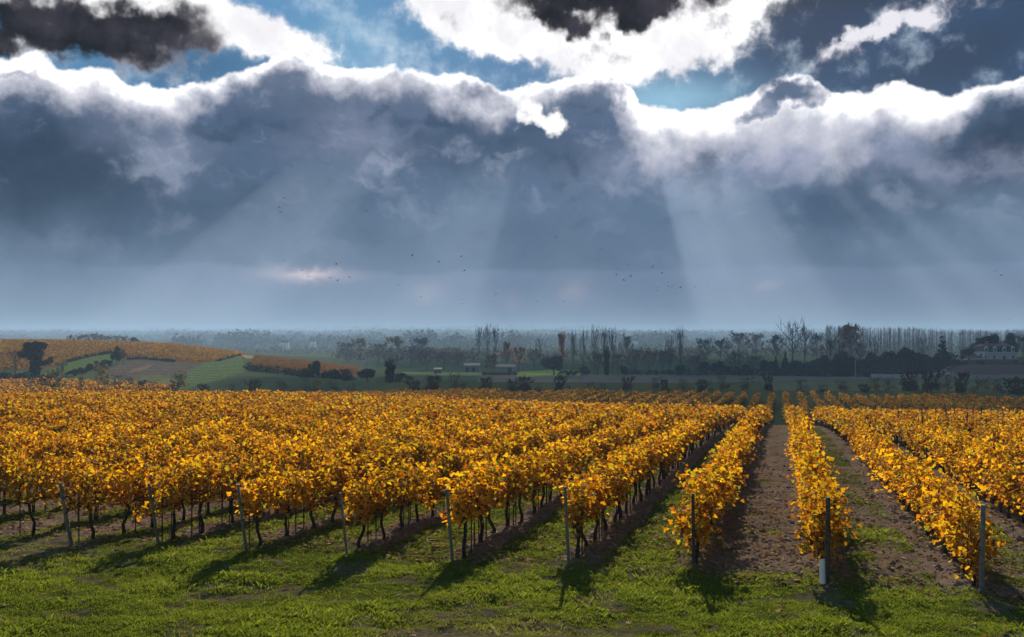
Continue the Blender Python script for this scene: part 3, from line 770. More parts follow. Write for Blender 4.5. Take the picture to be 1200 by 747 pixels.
# white sleeve by the post
t_, s0, h = ROWS[0]; x, y = xy(s0-.02, t_-.085)
mb = MB()
for (a, w) in ((0, 1),):
    n = 12; ring = [(.055*cos(2*pi*i/n), .05*sin(2*pi*i/n)) for i in range(n)]
    V = [(X, Y, z) for z in (.0, .2, .44) for X, Y in ring]+[(X*.88, Y*.88, z) for z in (.44, .2, .0) for X, Y in ring]
    mb.raw(V, [(r*n+i, r*n+(i+1) % n, (r+1)*n+(i+1) % n, (r+1)*n+i) for r in range(5) for i in range(n)])
o = mb.build('vine_sleeve', M['sleeve'], loc=(x, y, gz(x, y)+.09)); o.rotation_euler = (.03, -.05, 0)
tag(o, 'white plastic vine sleeve standing against the foot of a dark end post', 'vine sleeve')
# posts inside the rows, poking out of the leaves
PM = [post_mesh('row_post', h, .035, .03, M['dpost']) for h in (1.72, 1.86, 2.0, 1.6)]
taken = []
IP = [(1046, 505), (1062, 490), (1069, 488), (1090, 525), (1093, 495), (1105, 505), (1110, 528), (1125, 515), (1130, 515), (1138, 500), (1148, 525), (1152, 498), (1173, 520), (1176, 498), (1190, 495), (1196, 500), (1195, 520), (1016, 492), (1000, 490), (1078, 500), (1098, 492), (1120, 490), (1162, 492),
      (758, 545), (700, 530), (655, 545), (560, 540), (520, 500), (458, 505), (330, 575), (240, 535), (195, 520), (120, 505), (60, 530), (143, 575), (350, 500), (420, 488), (610, 500), (480, 530), (280, 490), (860, 500), (820, 490), (905, 500)]
cnt = {}
for i, (a, b) in enumerate(IP):
    Y = find_Y(a, b+18, 18, 110); s_, t_ = st(px_x(a, Y), Y)
    k = min(ROWS, key=lambda q: abs(ROWS[q][0]-t_))
    if k in (-1, 0) and s_ < 40: continue
    s_ = max(s_, ROWS[k][1]+3)
    key = (k, round(s_/2.5))
    if key in taken: continue
    taken.append(key); cnt[k] = cnt.get(k, 0)+1
    x, y = xy(s_, ROWS[k][0])
    o = link('vineyard_post', PM[i % 2+1 if a > 990 else 3], loc=(x, y, gz(x, y)))
    o.rotation_euler = (rnd.uniform(-.05, .05), rnd.uniform(-.05, .05), rnd.uniform(0, 3)); o['_k'] = k; o['_s'] = s_
ips = [o for o in COL.objects if '_k' in o]
for k in set(o['_k'] for o in ips):
    L = sorted([o for o in ips if o['_k'] == k], key=lambda o: o['_s'])
    for j, o in enumerate(L):
        which = 'only dark stake visible' if len(L) == 1 else '%s dark stake from the front' % NUMW[j+1]
        tag(o, which+' in '+rowname(k), 'post', 'stakes inside the vine rows')
for o in ips: del o['_k']; del o['_s']

# ------------------------------------------------------------------ sward, fallen leaves and clods in the foreground
def build_grass():
    rng = np.random.default_rng(5)
    n = 230000
    Y = 12.2*(30/12.2)**rng.random(n)**1.25; x = Y*rng.uniform(-.62, .62, n)
    s, t = st(x, Y)
    n1 = fbm(x/1.1, Y/1.1, 4, 41); n2 = fbm(x/5.5, Y/5.5, 3, 43); n3 = fbm(x/.35, Y/.35, 3, 47)
    ph = (t-ROW_T0)/ROW_DT; kk = np.round(ph); ph = ph-kk
    inf = sstep(s+1.6*(n2-.5)+.9*(n1-.5)-end_s(t), -.9, .9)
    gl = .33+.40*sstep(-t, -6, 8)*(1-.3*sstep(-t, 30, 60)); lane = np.where(np.abs(ph) < .2, .06, gl)
    lane = np.where((kk == -1) & (ph > .15) | (kk == 0) & (ph < -.15), .10, lane)
    gm = sstep(n1*.8+n3*.3+lane, .74, 1.05)
    n5 = fbm(x/.8+9, Y/.45, 4, 53)
    dens = (1-inf)*(1-.9*np.maximum(sstep(n3*.5+n2*.7, .60, .72), sstep(n5, .58, .68)))*(.3+.9*sstep(n1, .36, .58))+inf*gm*.6
    k = rng.random(n) < dens
    x, Y, n1, n2, inf = x[k], Y[k], n1[k], n2[k], inf[k]; n = len(x); z = ground_z(x, Y, True)
    tall = .018+.055*sstep(n1, .46, .68)*rng.random(n)+.025*rng.random(n)
    tuft = rng.random(n) < .03; tall = np.where(tuft, tall*1.9, tall)
    nb = 4
    a = rng.uniform(0, 2*pi, (n, nb)); ln = rng.uniform(.3, 1.1, (n, nb)); h = tall[:, None]*rng.uniform(.6, 1.2, (n, nb)); w = .0045+.002*Y[:, None]/14
    bx = x[:, None]+rng.normal(0, .03, (n, nb)); by = Y[:, None]+rng.normal(0, .03, (n, nb)); bz = np.repeat(z[:, None]-.01, nb, 1)
    dx, dy = np.cos(a), np.sin(a)
    V = np.stack([np.stack([bx-dy*w, by+dx*w, bz], -1), np.stack([bx+dy*w, by-dx*w, bz], -1),
                  np.stack([bx+dx*ln*h*.45+dy*w*.7, by+dy*ln*h*.45-dx*w*.7, bz+h*.7], -1), np.stack([bx+dx*ln*h, by+dy*ln*h, bz+h*.95], -1)], 2).reshape(-1, 3)
    m = n*nb; Q = (np.arange(m)*4)[:, None]+np.array([0, 1, 2, 3])
    base = np.array((.165, .20, .013))*(.7+.6*rng.random(m))[:, None]
    dry = rng.random(m) < np.repeat(.10+.35*sstep(n2, .45, .65), nb); base[dry] = np.array((.22, .19, .06))*(.7+.5*rng.random(dry.sum()))[:, None]
    o = link('grass', make_mesh('grass', V, [Q], np.repeat(base, 4, 0), [M['grass']]))
    tag(o, 'short green grass of the headland in front of the vines', 'grass', kind='stuff')
build_grass()
def build_litter():
    rng = np.random.default_rng(6)
    n = 42000
    Y = 12.2*(75/12.2)**rng.random(n)**1.1; x = Y*rng.uniform(-.62, .62, n)
    s, t = st(x, Y); n1 = fbm(x/1.5, Y/1.5, 4, 61)
    inf = sstep(s-end_s(t), -1.2, .6)
    k = rng.random(n) < np.where(inf > .5, .3+.8*sstep(n1, .4, .6), .05*sstep(n1, .4, .7))
    x, Y = x[k], Y[k]; n = len(x); z = ground_z(x, Y, True)+.012
    V, T = place_leaves(np.stack([x, Y, z], 1), rng.uniform(.05, .095, n)*(1+Y/90), FOLD, FOLDQ, rng, droop=0)
    V = V.reshape(n, -1, 3); V[:, :, 2] = z[:, None]+np.abs(V[:, :, 2]-z[:, None])*.5; V = V.reshape(-1, 3)
    pal = np.array([(.20, .11, .05), (.25, .15, .07), (.14, .08, .045), (.28, .20, .12), (.34, .18, .035), (.30, .25, .20)])
    o = link('fallen_leaves', make_mesh('fallen_leaves', V, [T], leaf_cols(n, len(FOLD), rng, pal=pal, pw=np.array([.26, .21, .24, .12, .12, .05])), [M['litter']]))
    tag(o, 'dry brown leaves littering the soil between the vine rows', 'fallen leaves', kind='stuff')
    # clods of turned soil and small pale stones
    n = 16000
    Y = 13*(45/13)**rng.random(n)**1.2; x = Y*rng.uniform(-.6, .6, n); s, t = st(x, Y)
    ph = (t-ROW_T0)/ROW_DT; ph = ph-np.round(ph)
    k = (s > end_s(t)-.4) & (rng.random(n) < np.where(t > -5, .9, .45)); x, Y = x[k], Y[k]; n = len(x)
    z = ground_z(x, Y, True)
    oct_ = np.array([(1, 0, 0), (0, 1, 0), (-1, 0, 0), (0, -1, 0), (0, 0, 1), (0, 0, -1)], float)
    ot = np.array([(0, 1, 4), (1, 2, 4), (2, 3, 4), (3, 0, 4), (1, 0, 5), (2, 1, 5), (3, 2, 5), (0, 3, 5)])
    r = rng.lognormal(-3.55, .45, n)
    V = np.stack([x, Y, z+r*.2], 1)[:, None]+oct_[None]*r[:, None, None]*rng.uniform(.55, 1.25, (n, 6, 1))*np.array((1, 1, .7))
    a = rng.uniform(0, 6.28, n)
    T = (ot[None]+(np.arange(n)*6)[:, None, None]).reshape(-1, 3)
    col = np.where((rng.random(n) < .04)[:, None], np.array((2.0, 1.95, 1.9)), rng.uniform(.7, 1.25, n)[:, None]*np.ones(3))
    mm = rough_mat('clod_soil', (.11, .072, .046), (.19, .13, .09), 12, .95, .4, use_tint=True)
    o = link('soil_clods', make_mesh('soil_clods', V.reshape(-1, 3), [T], np.repeat(col, 6, 0), [mm]))
    tag(o, 'brown clods and a few pale stones on the worked soil of the lanes', 'soil clods', kind='stuff')
build_litter()
# ------------------------------------------------------------------ trees: unit-height prototypes (trunk + crown), copied and sized where each stands
def clump_crown(seed, lobes, nleaf, size, cols, hollow=.35, shape=None):
    """leaf cards through the volume of several lobes: (x, y, z, rx, rz)"""
    rng = np.random.default_rng(seed); L = np.array(lobes, float); w = L[:, 3]**2*L[:, 4]; w = w/w.sum()
    k = rng.choice(len(L), nleaf, p=w); d = rng.normal(0, 1, (nleaf, 3)); d /= np.linalg.norm(d, axis=1)[:, None]
    r = (hollow+(1-hollow)*rng.random(nleaf)**.5)[:, None]*(.82+.36*fbm(d[:, 0]*3+k*3.1, d[:, 2]*3+d[:, 1]*2, 3, seed)[:, None])
    p = L[k, :3]+d*r*np.stack([L[k, 3], L[k, 3], L[k, 4]], 1)
    V, T = place_leaves(p, size*rng.uniform(.6, 1.3, nleaf), FOLD, FOLDQ, rng)
    pal = np.array(cols); c = pal[rng.integers(0, len(pal), nleaf)]*rng.uniform(.7, 1.25, nleaf)[:, None]
    return V, T, np.repeat(c, len(FOLD), 0)
def twig_crown(seed, trunk_h, spread, rise, nmain, levels=3, top=1.0, r0=.016, leaves=0, cols=None, lsize=.03, low=.25, fan=.6):
    """bare limbs and twigs; returns trunk MB, crown MB"""
    rng = np.random.default_rng(seed); T = MB(); Cw = MB()
    bend = rng.normal(0, .02, 2)
    tp = [(0, 0, -.03), (bend[0], bend[1], trunk_h*.5), (bend[0]*2, bend[1]*1.5, trunk_h)]
    T.tube(tp, [r0*1.25, r0, r0*.85], 7)
    lead = top*.97-trunk_h; P0 = np.array(tp[-1]); leader = [P0+(rng.normal(0, .012), rng.normal(0, .012), lead*q) for q in (0, .35, .7, 1)]
    Cw.tube(leader, [r0*.85, r0*.6, r0*.35, r0*.1], 5)
    ends = []
    def grow(b, d, L, r, lev):
        d = d/np.linalg.norm(d); e1 = b+d*L*.5+rng.normal(0, .05*L, 3); d2 = d+np.array((0, 0, rise*.5))+rng.normal(0, .14, 3); d2 /= np.linalg.norm(d2)
        e2 = e1+d2*L*.5; Cw.tube([b, e1, e2], [r, r*.75, r*.4], 4 if lev < 2 else 3, cap=False); ends.append(e2); ends.append(e1)
        if lev >= levels: return
        for i in range(rng.integers(3, 5)):
            q = rng.uniform(.35, 1.0); o = b+(e1-b)*q*2 if q < .5 else e1+(e2-e1)*(q*2-1)
            grow(o, d2*1.0+rng.normal(0, fan, 3)*(1, 1, .7)+np.array((0, 0, rise*.4)), L*rng.uniform(.42, .66), max(r*.55, .0021), lev+1)
    for i in range(nmain):
        q = low+(1-low)*(i+.5)/nmain; z = trunk_h*.75+(top-trunk_h*.75)*q*.88
        tq = (z-trunk_h)/max(lead, .01); b = np.array(leader[0])+(np.array(leader[-1])-np.array(leader[0]))*max(tq, 0); b[2] = z
        a = i*2.4+rng.uniform(-.5, .5); prof = sin(pi*min(1, .22+.75*q))**.8
        grow(b, np.array((cos(a), sin(a), rise))*1.0, spread*prof*sqrt(1+rise*rise)*rng.uniform(.75, 1.1), r0*.5, 1)
    lv = None
    if leaves:
        E = np.array(ends); k = rng.integers(0, len(E), leaves); p = E[k]+rng.normal(0, .02, (leaves, 3))
        pal = np.array(cols); c = pal[rng.integers(0, len(pal), leaves)]*rng.uniform(.7, 1.2, leaves)[:, None]
        V, Tq = place_leaves(p, lsize*rng.uniform(.6, 1.3, leaves), QUAD, QUADQ, rng); lv = (V, Tq, np.repeat(c, 4, 0))
    return T, Cw, lv
def crown_mesh(name, Cw=None, lv=None, leafm='crown'):
    V, Q, T, C, fm, off = [], [], [], [], [], 0
    if Cw is not None:
        v = np.concatenate(Cw.V); V.append(v); C.append(np.ones((len(v), 3))); off = len(v)
        if Cw.Q: q = np.concatenate(Cw.Q); Q.append(q); fm.append(np.zeros(len(q), int))
    if lv is not None:
        V.append(lv[0]); C.append(lv[2]); Q.append(lv[1]+off); fm.append(np.ones(len(lv[1]), int))
    tri = np.concatenate(Cw.T) if Cw is not None and Cw.T else np.zeros((0, 3), int)
    if len(tri): fm.append(np.zeros(len(tri), int))
    return make_mesh(name, np.concatenate(V), [np.concatenate(Q)]+([tri] if len(tri) else []), np.concatenate(C), [M['twig'], M[leafm]], fmat=np.concatenate(fm))
DKG = [(.020, .034, .018), (.028, .042, .02), (.016, .028, .018), (.034, .044, .024)]
IVG = [(.014, .024, .014), (.02, .03, .015), (.01, .02, .012)]
GRB = [(.085, .07, .055), (.11, .09, .07), (.065, .055, .045), (.13, .105, .08)]
YGB = [(.20, .17, .045), (.15, .14, .04), (.25, .19, .05), (.10, .09, .035)]
ORB = [(.34, .15, .06), (.28, .12, .055), (.40, .20, .08), (.22, .10, .05)]
PKB = [(.30, .19, .14), (.36, .24, .18), (.25, .14, .10), (.42, .32, .26)]
PLB = [(.36, .33, .27), (.28, .26, .21), (.42, .38, .30)]
def stem(h=.3, r=.03, seed=0):
    mb = MB(); rng = np.random.default_rng(seed); mb.tube([(0, 0, -.04), (rng.normal(0, .015), 0, h*.5), (rng.normal(0, .02), rng.normal(0, .02), h)], [r*1.3, r, r*.7], 7)
    for i in range(4):
        a = i*1.6+.3; mb.tube([(0, 0, h*.75), (.16*cos(a), .16*sin(a), h*1.25), (.24*cos(a), .24*sin(a), h*1.7)], [r*.5, r*.35, r*.15], 4)
    return mb
PROTO = {}
def fuller(lv, seed, n, cols):
    # low growth hiding the foot of a shrub
    rg = np.random.default_rng(seed); lob = [(rg.normal(0, .25), rg.normal(0, .25), rg.uniform(.12, .5), rg.uniform(.18, .3), rg.uniform(.14, .26)) for _ in range(8)]
    V, T, C = clump_crown(seed, lob, n, .075, cols, .1)
    T4 = T+len(lv[0]); return np.concatenate([lv[0], V]), np.concatenate([lv[1], T4]), np.concatenate([lv[2], C])
def proto(kind, trunk_mb, crown_me, tm='twig'): PROTO.setdefault(kind, []).append((trunk_mb.mesh(kind+'_trunk', M[tm]), crown_me))
for sd in range(3):
    rg = np.random.default_rng(900+sd)
    # round evergreen oak, wide as high
    lobes = [(rg.normal(0, .20), rg.normal(0, .20), rg.uniform(.38, .76), rg.uniform(.17, .28), rg.uniform(.15, .24)) for _ in range(9)]+[(0, 0, .55, .3, .3)]
    proto('evergreen', stem(.34, .035, sd), crown_mesh('evergreen_crown', None, clump_crown(sd, lobes, 2600, .06, DKG)))
    lobes = [(rg.normal(0, .26), rg.normal(0, .26), rg.uniform(.22, .7), rg.uniform(.16, .26), rg.uniform(.16, .28)) for _ in range(10)]
    proto('bush', stem(.2, .03, sd+5), crown_mesh('bush_crown', None, clump_crown(sd+20, lobes, 1500, .07, DKG)))
    T, Cw, lv = twig_crown(sd+40, .16, .36, .75, 15, 3, 1.0, .022, 900, GRB, .035, .05)
    proto('greytree', T, crown_mesh('greytree_crown', Cw, lv))
    T, Cw, lv = twig_crown(sd+60, .22, .19, 1.7, 17, 3, 1.0, .017, 0, None, .03, .04, .38)
    proto('poplar', T, crown_mesh('poplar_crown', Cw))
    T, Cw, lv = twig_crown(sd+80, .28, .40, .55, 14, 4 if sd == 0 else 3, 1.0, .024, 0, None, .03, .05, .65)
    proto('baretree', T, crown_mesh('baretree_crown', Cw))
    T, Cw, lv = twig_crown(sd+90, .10, .5, 1.0, 12, 2, 1.0, .022, 130, GRB, .06, .0, .5)
    proto('bareshrub', T, crown_mesh('bareshrub_crown', Cw, fuller(lv, sd+91, 260, GRB)))
    T, Cw, lv = twig_crown(sd+110, .10, .5, .9, 12, 2, 1.0, .02, 420, YGB, .07, .0, .5)
    proto('yellowshrub', T, crown_mesh('yellowshrub_crown', Cw, fuller(lv, sd+111, 420, YGB)))
    T, Cw, lv = twig_crown(sd+130, .10, .5, .8, 12, 2, 1.0, .022, 700, [(.05, .045, .03), (.07, .06, .035), (.045, .05, .028), (.08, .05, .035)], .075, .0, .5)
    proto('darkshrub', T, crown_mesh('darkshrub_crown', Cw, fuller(lv, sd+131, 800, [(.05, .045, .03), (.07, .06, .035), (.045, .05, .028)])))
    T, Cw, lv = twig_crown(sd+150, .2, .36, .7, 14, 3, 1.0, .02, 2200, ORB, .04, .05)
    proto('orangetree', T, crown_mesh('orangetree_crown', Cw, lv))
T, Cw, lv = twig_crown(170, .2, .17, 1.7, 14, 3, 1.0, .02, 900, ORB, .035, .05, .35)
proto('orangepoplar', T, crown_mesh('orangepoplar_crown', Cw, lv))
T, Cw, lv = twig_crown(171, .18, .34, .8, 14, 3, 1.0, .02, 2200, PKB, .045, .0)
proto('pinktree', T, crown_mesh('pinktree_crown', Cw, lv))
T, Cw, lv = twig_crown(172, .2, .32, .8, 14, 3, 1.0, .02, 1300, PLB, .05, .0)
proto('paletree', T, crown_mesh('paletree_crown', Cw, lv))
# big ivy-smothered tree: a thick column with ragged head and two stub arms
lobes = [(0, 0, .12, .13, .2), (.01, 0, .3, .14, .2), (0, 0, .5, .16, .2), (0, 0, .68, .2, .18), (-.06, 0, .84, .2, .14), (.13, .02, .88, .15, .11), (-.2, 0, .9, .10, .08), (.22, .0, .42, .12, .07), (.32, 0, .46, .11, .07), (.40, 0, .52, .08, .06),
         (-.26, .02, .62, .12, .07), (-.36, .02, .68, .10, .07), (-.20, 0, .75, .12, .1), (.05, 0, .95, .1, .05)]
mb = MB(); mb.tube([(0, 0, -.03), (.01, 0, .3), (0, 0, .7)], [.06, .05, .03], 8); mb.tube([(0, 0, .35), (.2, 0, .42), (.42, 0, .53)], [.03, .025, .01], 6); mb.tube([(0, 0, .5), (-.2, .02, .6), (-.4, .02, .7)], [.03, .02, .01], 6)
PROTO['ivytree'] = [(mb.mesh('ivytree_trunk', M['twig']), crown_mesh('ivytree_crown', None, clump_crown(300, lobes, 3600, .045, IVG, .2), 'ivy'))]
# ivy-clad spire with bare twigs
T, Cw, lv = twig_crown(310, .3, .26, 1.2, 12, 3, 1.0, .03)
lv = clump_crown(311, [(0, 0, .2, .14, .22), (0, 0, .45, .15, .2), (.03, 0, .66, .14, .16), (-.05, 0, .8, .1, .1)], 1500, .06, IVG)
PROTO['ivyspire'] = [(T.mesh('ivyspire_trunk', M['twig']), crown_mesh('ivyspire_crown', Cw, lv, 'ivy'))]
# cedar: tiers of flat boughs and a ragged leader
lobes = [(0, 0, .95, .035, .06), (.03, 0, .84, .09, .025), (-.02, 0, .74, .12, .03), (.05, .02, .66, .08, .03)]
for i in range(16):
    q = i/15; a = i*2.2; rr_ = .08+.24*q; lobes.append((rr_*.75*cos(a), rr_*.75*sin(a), .62-.5*q, rr_*.62, .045))
mb = MB(); mb.tube([(0, 0, -.03), (0, 0, .5), (.005, 0, .97)], [.03, .02, .004], 7)
PROTO['cedar'] = [(mb.mesh('cedar_trunk', M['twig']), crown_mesh('cedar_crown', None, clump_crown(320, lobes, 2300, .05, DKG, .1)))]
lobes = [(0, 0, .08+.9*q, .26*(1-q)+.02, .07) for q in np.linspace(0, 1, 12)]
mb = MB(); mb.tube([(0, 0, -.03), (0, 0, .95)], [.03, .005], 6)
PROTO['conifer'] = [(mb.mesh('conifer_trunk', M['twig']), crown_mesh('conifer_crown', None, clump_crown(321, lobes, 1200, .07, DKG, .1)))]
# leaning umbrella pine by the house
lobes = [(-.42, 0, .12, .16, .12), (-.30, 0, .28, .17, .13), (-.20, 0, .45, .18, .13), (-.05, 0, .6, .2, .12), (.1, 0, .75, .17, .1), (.22, 0, .86, .16, .08), (.36, 0, .93, .12, .05), (.0, 0, .84, .12, .06)]
mb = MB(); mb.tube([(-.15, 0, -.03), (-.1, 0, .4), (.15, 0, .85)], [.035, .03, .012], 7)
PROTO['pine'] = [(mb.mesh('pine_trunk', M['twig']), crown_mesh('pine_crown', None, clump_crown(322, lobes, 1900, .055, DKG, .2)))]
WIDTH = dict(evergreen=.95, bush=1.05, greytree=.85, poplar=.42, baretree=.95, bareshrub=1.1, yellowshrub=1.1, darkshrub=1.1, orangetree=.85, orangepoplar=.36, pinktree=.75, paletree=.75, ivytree=.85, ivyspire=.62, cedar=.66, conifer=.5, pine=.95)
NAME = dict(evergreen='evergreen_tree', bush='evergreen_bush', greytree='grey_tree', poplar='poplar_tree', baretree='bare_tree', bareshrub='bare_shrub', yellowshrub='yellow_shrub', darkshrub='dark_shrub', orangetree='orange_tree', orangepoplar='poplar_tree', pinktree='pinkish_tree', paletree='pale_tree', ivytree='ivy_covered_tree', ivyspire='ivy_covered_tree', cedar='cedar_tree', conifer='conifer_tree', pine='pine_tree')
CATS = dict(bush='bush', bareshrub='shrub', yellowshrub='shrub', darkshrub='shrub')
_pc = {}
def tree(kind, px, base, h, w, label, group=None, Y=None, y0=205, y1=1400):
    """base, h, w as sizes seen from the viewpoint at its own distance; the tree stands on the ground there"""
    if Y is None: Y = find_Y(px, base, y0, y1)
    x = px_x(px, Y); z = gz(x, Y); H = h*Y/F; W = w*Y/F/WIDTH[kind]
    root = bpy.data.objects.new(NAME[kind], None); COL.objects.link(root); root.location = (x, Y, z-.05)
    root.scale = (W, W, H)
    asym = kind in ('ivytree', 'pine', 'ivyspire')
    root.rotation_euler = (0, 0, rnd.uniform(-.2, .2) if asym else rnd.uniform(0, 6.28))
    i = _pc.get(kind, 0); _pc[kind] = i+1
    t, c = PROTO[kind][i % len(PROTO[kind])]
    link('trunk', t, root); link('crown', c, root)
    tag(root, label, CATS.get(kind, 'tree'), group)
    return root
G1 = 'trees and bushes on the left hill'; G2 = 'low shrubs along the back of the vineyard'; G3 = 'tall bare poplars in the middle of the plain'; G4 = 'dark trees of the right-hand belt'; G5 = 'hazy grey trees of the plain'; G6 = 'trees around the white house'
# hill
tree('ivytree', 41, 443.5, 44, 38, 'big black ivy-covered tree with two stub arms on the left hill foot', G1)
tree('baretree', 18, 441.5, 30, 30, 'bare spreading tree left of the big ivy-covered tree', G1)
tree('evergreen', 137, 427, 23, 11, 'small dark upright tree at the corner of the green field on the hill', G1)
tree('orangetree', 145, 427, 17, 12, 'rusty brown bush beside the small dark upright hill tree', G1)
tree('greytree', 73, 442, 16, 15, 'purple-grey bare bush right of the big ivy-covered tree', G1)
for i, (a, b, h, w, l) in enumerate([(84, 441, 8, 10, 'low dark bush at the lower end of the hill hedge'), (95, 438, 9, 14, 'broad dark bush, second from the lower end of the hill hedge'), (104, 435, 11, 15, 'tallest round bush in the middle of the hill hedge'),
                                   (115, 433, 8, 12, 'grey-green bush above the middle of the hill hedge'), (125, 430, 10, 14, 'dark bush at the top of the hill hedge under the small tree')]):
    tree('bush' if i != 3 else 'darkshrub', a, b, h, w, l, G1)
for a, b, h, w, k, l in [(357, 443, 12, 14, 'bush', 'low dark bush at the left of the hedge under the right hill vineyard'), (371, 443, 23, 15, 'evergreen', 'tall dark tree standing out of the hedge under the right hill vineyard'), (390, 444.5, 15, 15, 'bush', 'round dark bush right of the tall hedge tree on the hill'),
                          (406, 446, 12, 16, 'darkshrub', 'brownish scrub between two dark bushes at the foot of the hill'), (431, 447.5, 18, 24, 'evergreen', 'wide black bush at the right foot of the hill'), (457, 448.5, 28, 22, 'ivyspire', 'twiggy ivy-clad tree right of the wide black bush'), (471, 448, 13, 18, 'bush', 'low dark scrub right of the twiggy ivy-clad tree')]:
    tree(k, a, b, h, w, l, G1, y0=240)
# copse on the skyline of the hill
for i, (a, h, w) in enumerate([(82, 9, 12), (92, 9, 13), (100, 11, 13), (109, 11, 14), (118, 10, 13), (127, 9, 13), (136, 8, 12), (146, 8, 12)]):
    tree('greytree', a, 0, h+6, w, '%s tree of the pale brown copse on the hill skyline, counted from the left' % NUMW[i+1], 'pale brown copse on the hill skyline', Y=560+8*(i % 3))
tree('evergreen', 158, 0, 13, 13, 'dark green bush at the right end of the hilltop copse', G1, Y=540)
# shrubs behind the near field
SH = [(20, 460, 9, 16, 'bareshrub', 'low brown shrub nearest the left edge behind the vines'), (37, 460, 15, 14, 'bareshrub', 'bare brown shrub below the ivy-covered tree'), (51, 460, 12, 12, 'darkshrub', 'dull rusty shrub between the ivy-covered tree and the yellow-green shrub'), (65, 461.5, 22, 22, 'yellowshrub', 'large yellow-green shrub right of the ivy-covered tree'),
      (96, 462, 16, 9, 'yellowshrub', 'thin yellowish sapling shrub left of the bright willow-like shrub'), (121, 461, 23, 18, 'yellowshrub', 'bright yellow-green willow-like shrub below the hill hedge'), (138, 461, 17, 18, 'bareshrub', 'round purple-grey shrub right of the bright willow-like shrub'), (152, 460.5, 12, 12, 'yellowshrub', 'yellow shrub just right of the round purple-grey shrub'),
      (166, 460.5, 10, 13, 'darkshrub', 'small dull shrub below the ploughed hill field'), (178, 460, 9, 14, 'bareshrub', 'low bare shrub below the pale corner of the ploughed hill field'), (209, 459.5, 16, 24, 'yellowshrub', 'wide yellow-brown shrub below the rows of young vines'), (238, 458.5, 8, 14, 'darkshrub', 'low dull shrub below the right end of the young vines'),
      (272, 458, 8, 12, 'bareshrub', 'small grey shrub left of the dark red shrub below the hill'), (297, 458, 13, 16, 'darkshrub', 'dark reddish shrub below the grassy hill slope'), (331, 457.5, 9, 14, 'yellowshrub', 'small yellow shrub midway along the grassy hill foot'), (359, 457.5, 12, 9, 'bareshrub', 'narrow bare shrub below the tall hedge tree'), (371, 457.5, 14, 13, 'yellowshrub', 'yellow-brown shrub below the tall hedge tree'), (390, 457, 9, 14, 'bareshrub', 'low grey shrub left of the wide black bush'),
      (414, 456.5, 9, 14, 'bareshrub', 'sparse shrub in front of the wide black bush'), (484, 456, 11, 18, 'darkshrub', 'dull shrub right below the twiggy ivy-clad tree'), (507, 456.5, 15, 17, 'darkshrub', 'dark round shrub in front of the barn field'), (534, 454.5, 18, 20, 'bareshrub', 'brown bare shrub below the low barn'), (570, 455.5, 14, 13, 'darkshrub', 'dark shrub just right of the low barn'),
      (600, 455.5, 12, 10, 'darkshrub', 'small dark shrub below the pinkish tree'), (614, 456.5, 14, 16, 'darkshrub', 'dark twiggy shrub at the left end of the bright green patch'), (632, 456, 6, 12, 'bareshrub', 'low reddish shrub below the bright green patch'), (657, 456.5, 15, 15, 'darkshrub', 'dark shrub below the orange poplar'), (690, 455.5, 9, 14, 'bareshrub', 'bare shrub below the tall poplars'),
      (706, 455, 9, 12, 'bareshrub', 'bare shrub below the ivy-clad poplar pair'), (736, 456.5, 13, 13, 'darkshrub', 'black spiky shrub right of the poplar group'), (770, 456.5, 14, 15, 'bareshrub', 'bare brown shrub left of where the lane rows begin to show'), (779, 458, 13, 9, 'darkshrub', 'narrow dark shrub touching the bare brown one'), (800, 457, 12, 15, 'bareshrub', 'bare shrub behind the left rows of the shaded block'), (824, 457.5, 12, 15, 'darkshrub', 'rusty dark shrub behind the shaded block left of the lane'), (847, 458.5, 15, 15, 'bareshrub', 'spreading bare shrub behind the shaded block'), (876, 458.5, 14, 15, 'bareshrub', 'bare shrub left of the slim pole at the lane end'), (900, 458.5, 16, 11, 'darkshrub', 'dark shrub around the slim pole at the lane end'),
      (938, 460.5, 13, 17, 'bareshrub', 'bare shrub right of the lane end'), (965, 460, 8, 16, 'bareshrub', 'low bare shrub, second right of the lane end'), (985, 460.5, 11, 17, 'bareshrub', 'loose bare shrub, third right of the lane end'), (1012, 461, 8, 14, 'darkshrub', 'low dark shrub below the pale concrete pole'), (1025, 461.5, 14, 14, 'yellowshrub', 'olive shrub below the evergreen mass'), (1041, 461.5, 15, 16, 'bareshrub', 'bare twiggy shrub left of the dark double shrub'), (1065, 462.5, 22, 19, 'darkshrub', 'tallest dark shrub in the line on the right'),
      (1092, 463, 20, 22, 'darkshrub', 'broad dark shrub below the cedar'), (1109, 463, 18, 17, 'bareshrub', 'bare olive shrub right below the cedar'), (1128, 463.5, 20, 16, 'darkshrub', 'dark upright shrub below the left end of the house wall'), (1150, 463.5, 15, 18, 'yellowshrub', 'olive shrub below the white house'), (1170, 464, 14, 16, 'bareshrub', 'bare shrub below the right end of the house'), (1189, 465, 16, 26, 'darkshrub', 'broad dark shrub nearest the right edge')]
for a, b, h, w, k, l in SH: tree(k, a, b, h*1.05, w*1.1, l, G2, Y=198+(a % 37)*.35 if a > 225 else 205+(a % 31)*.4)
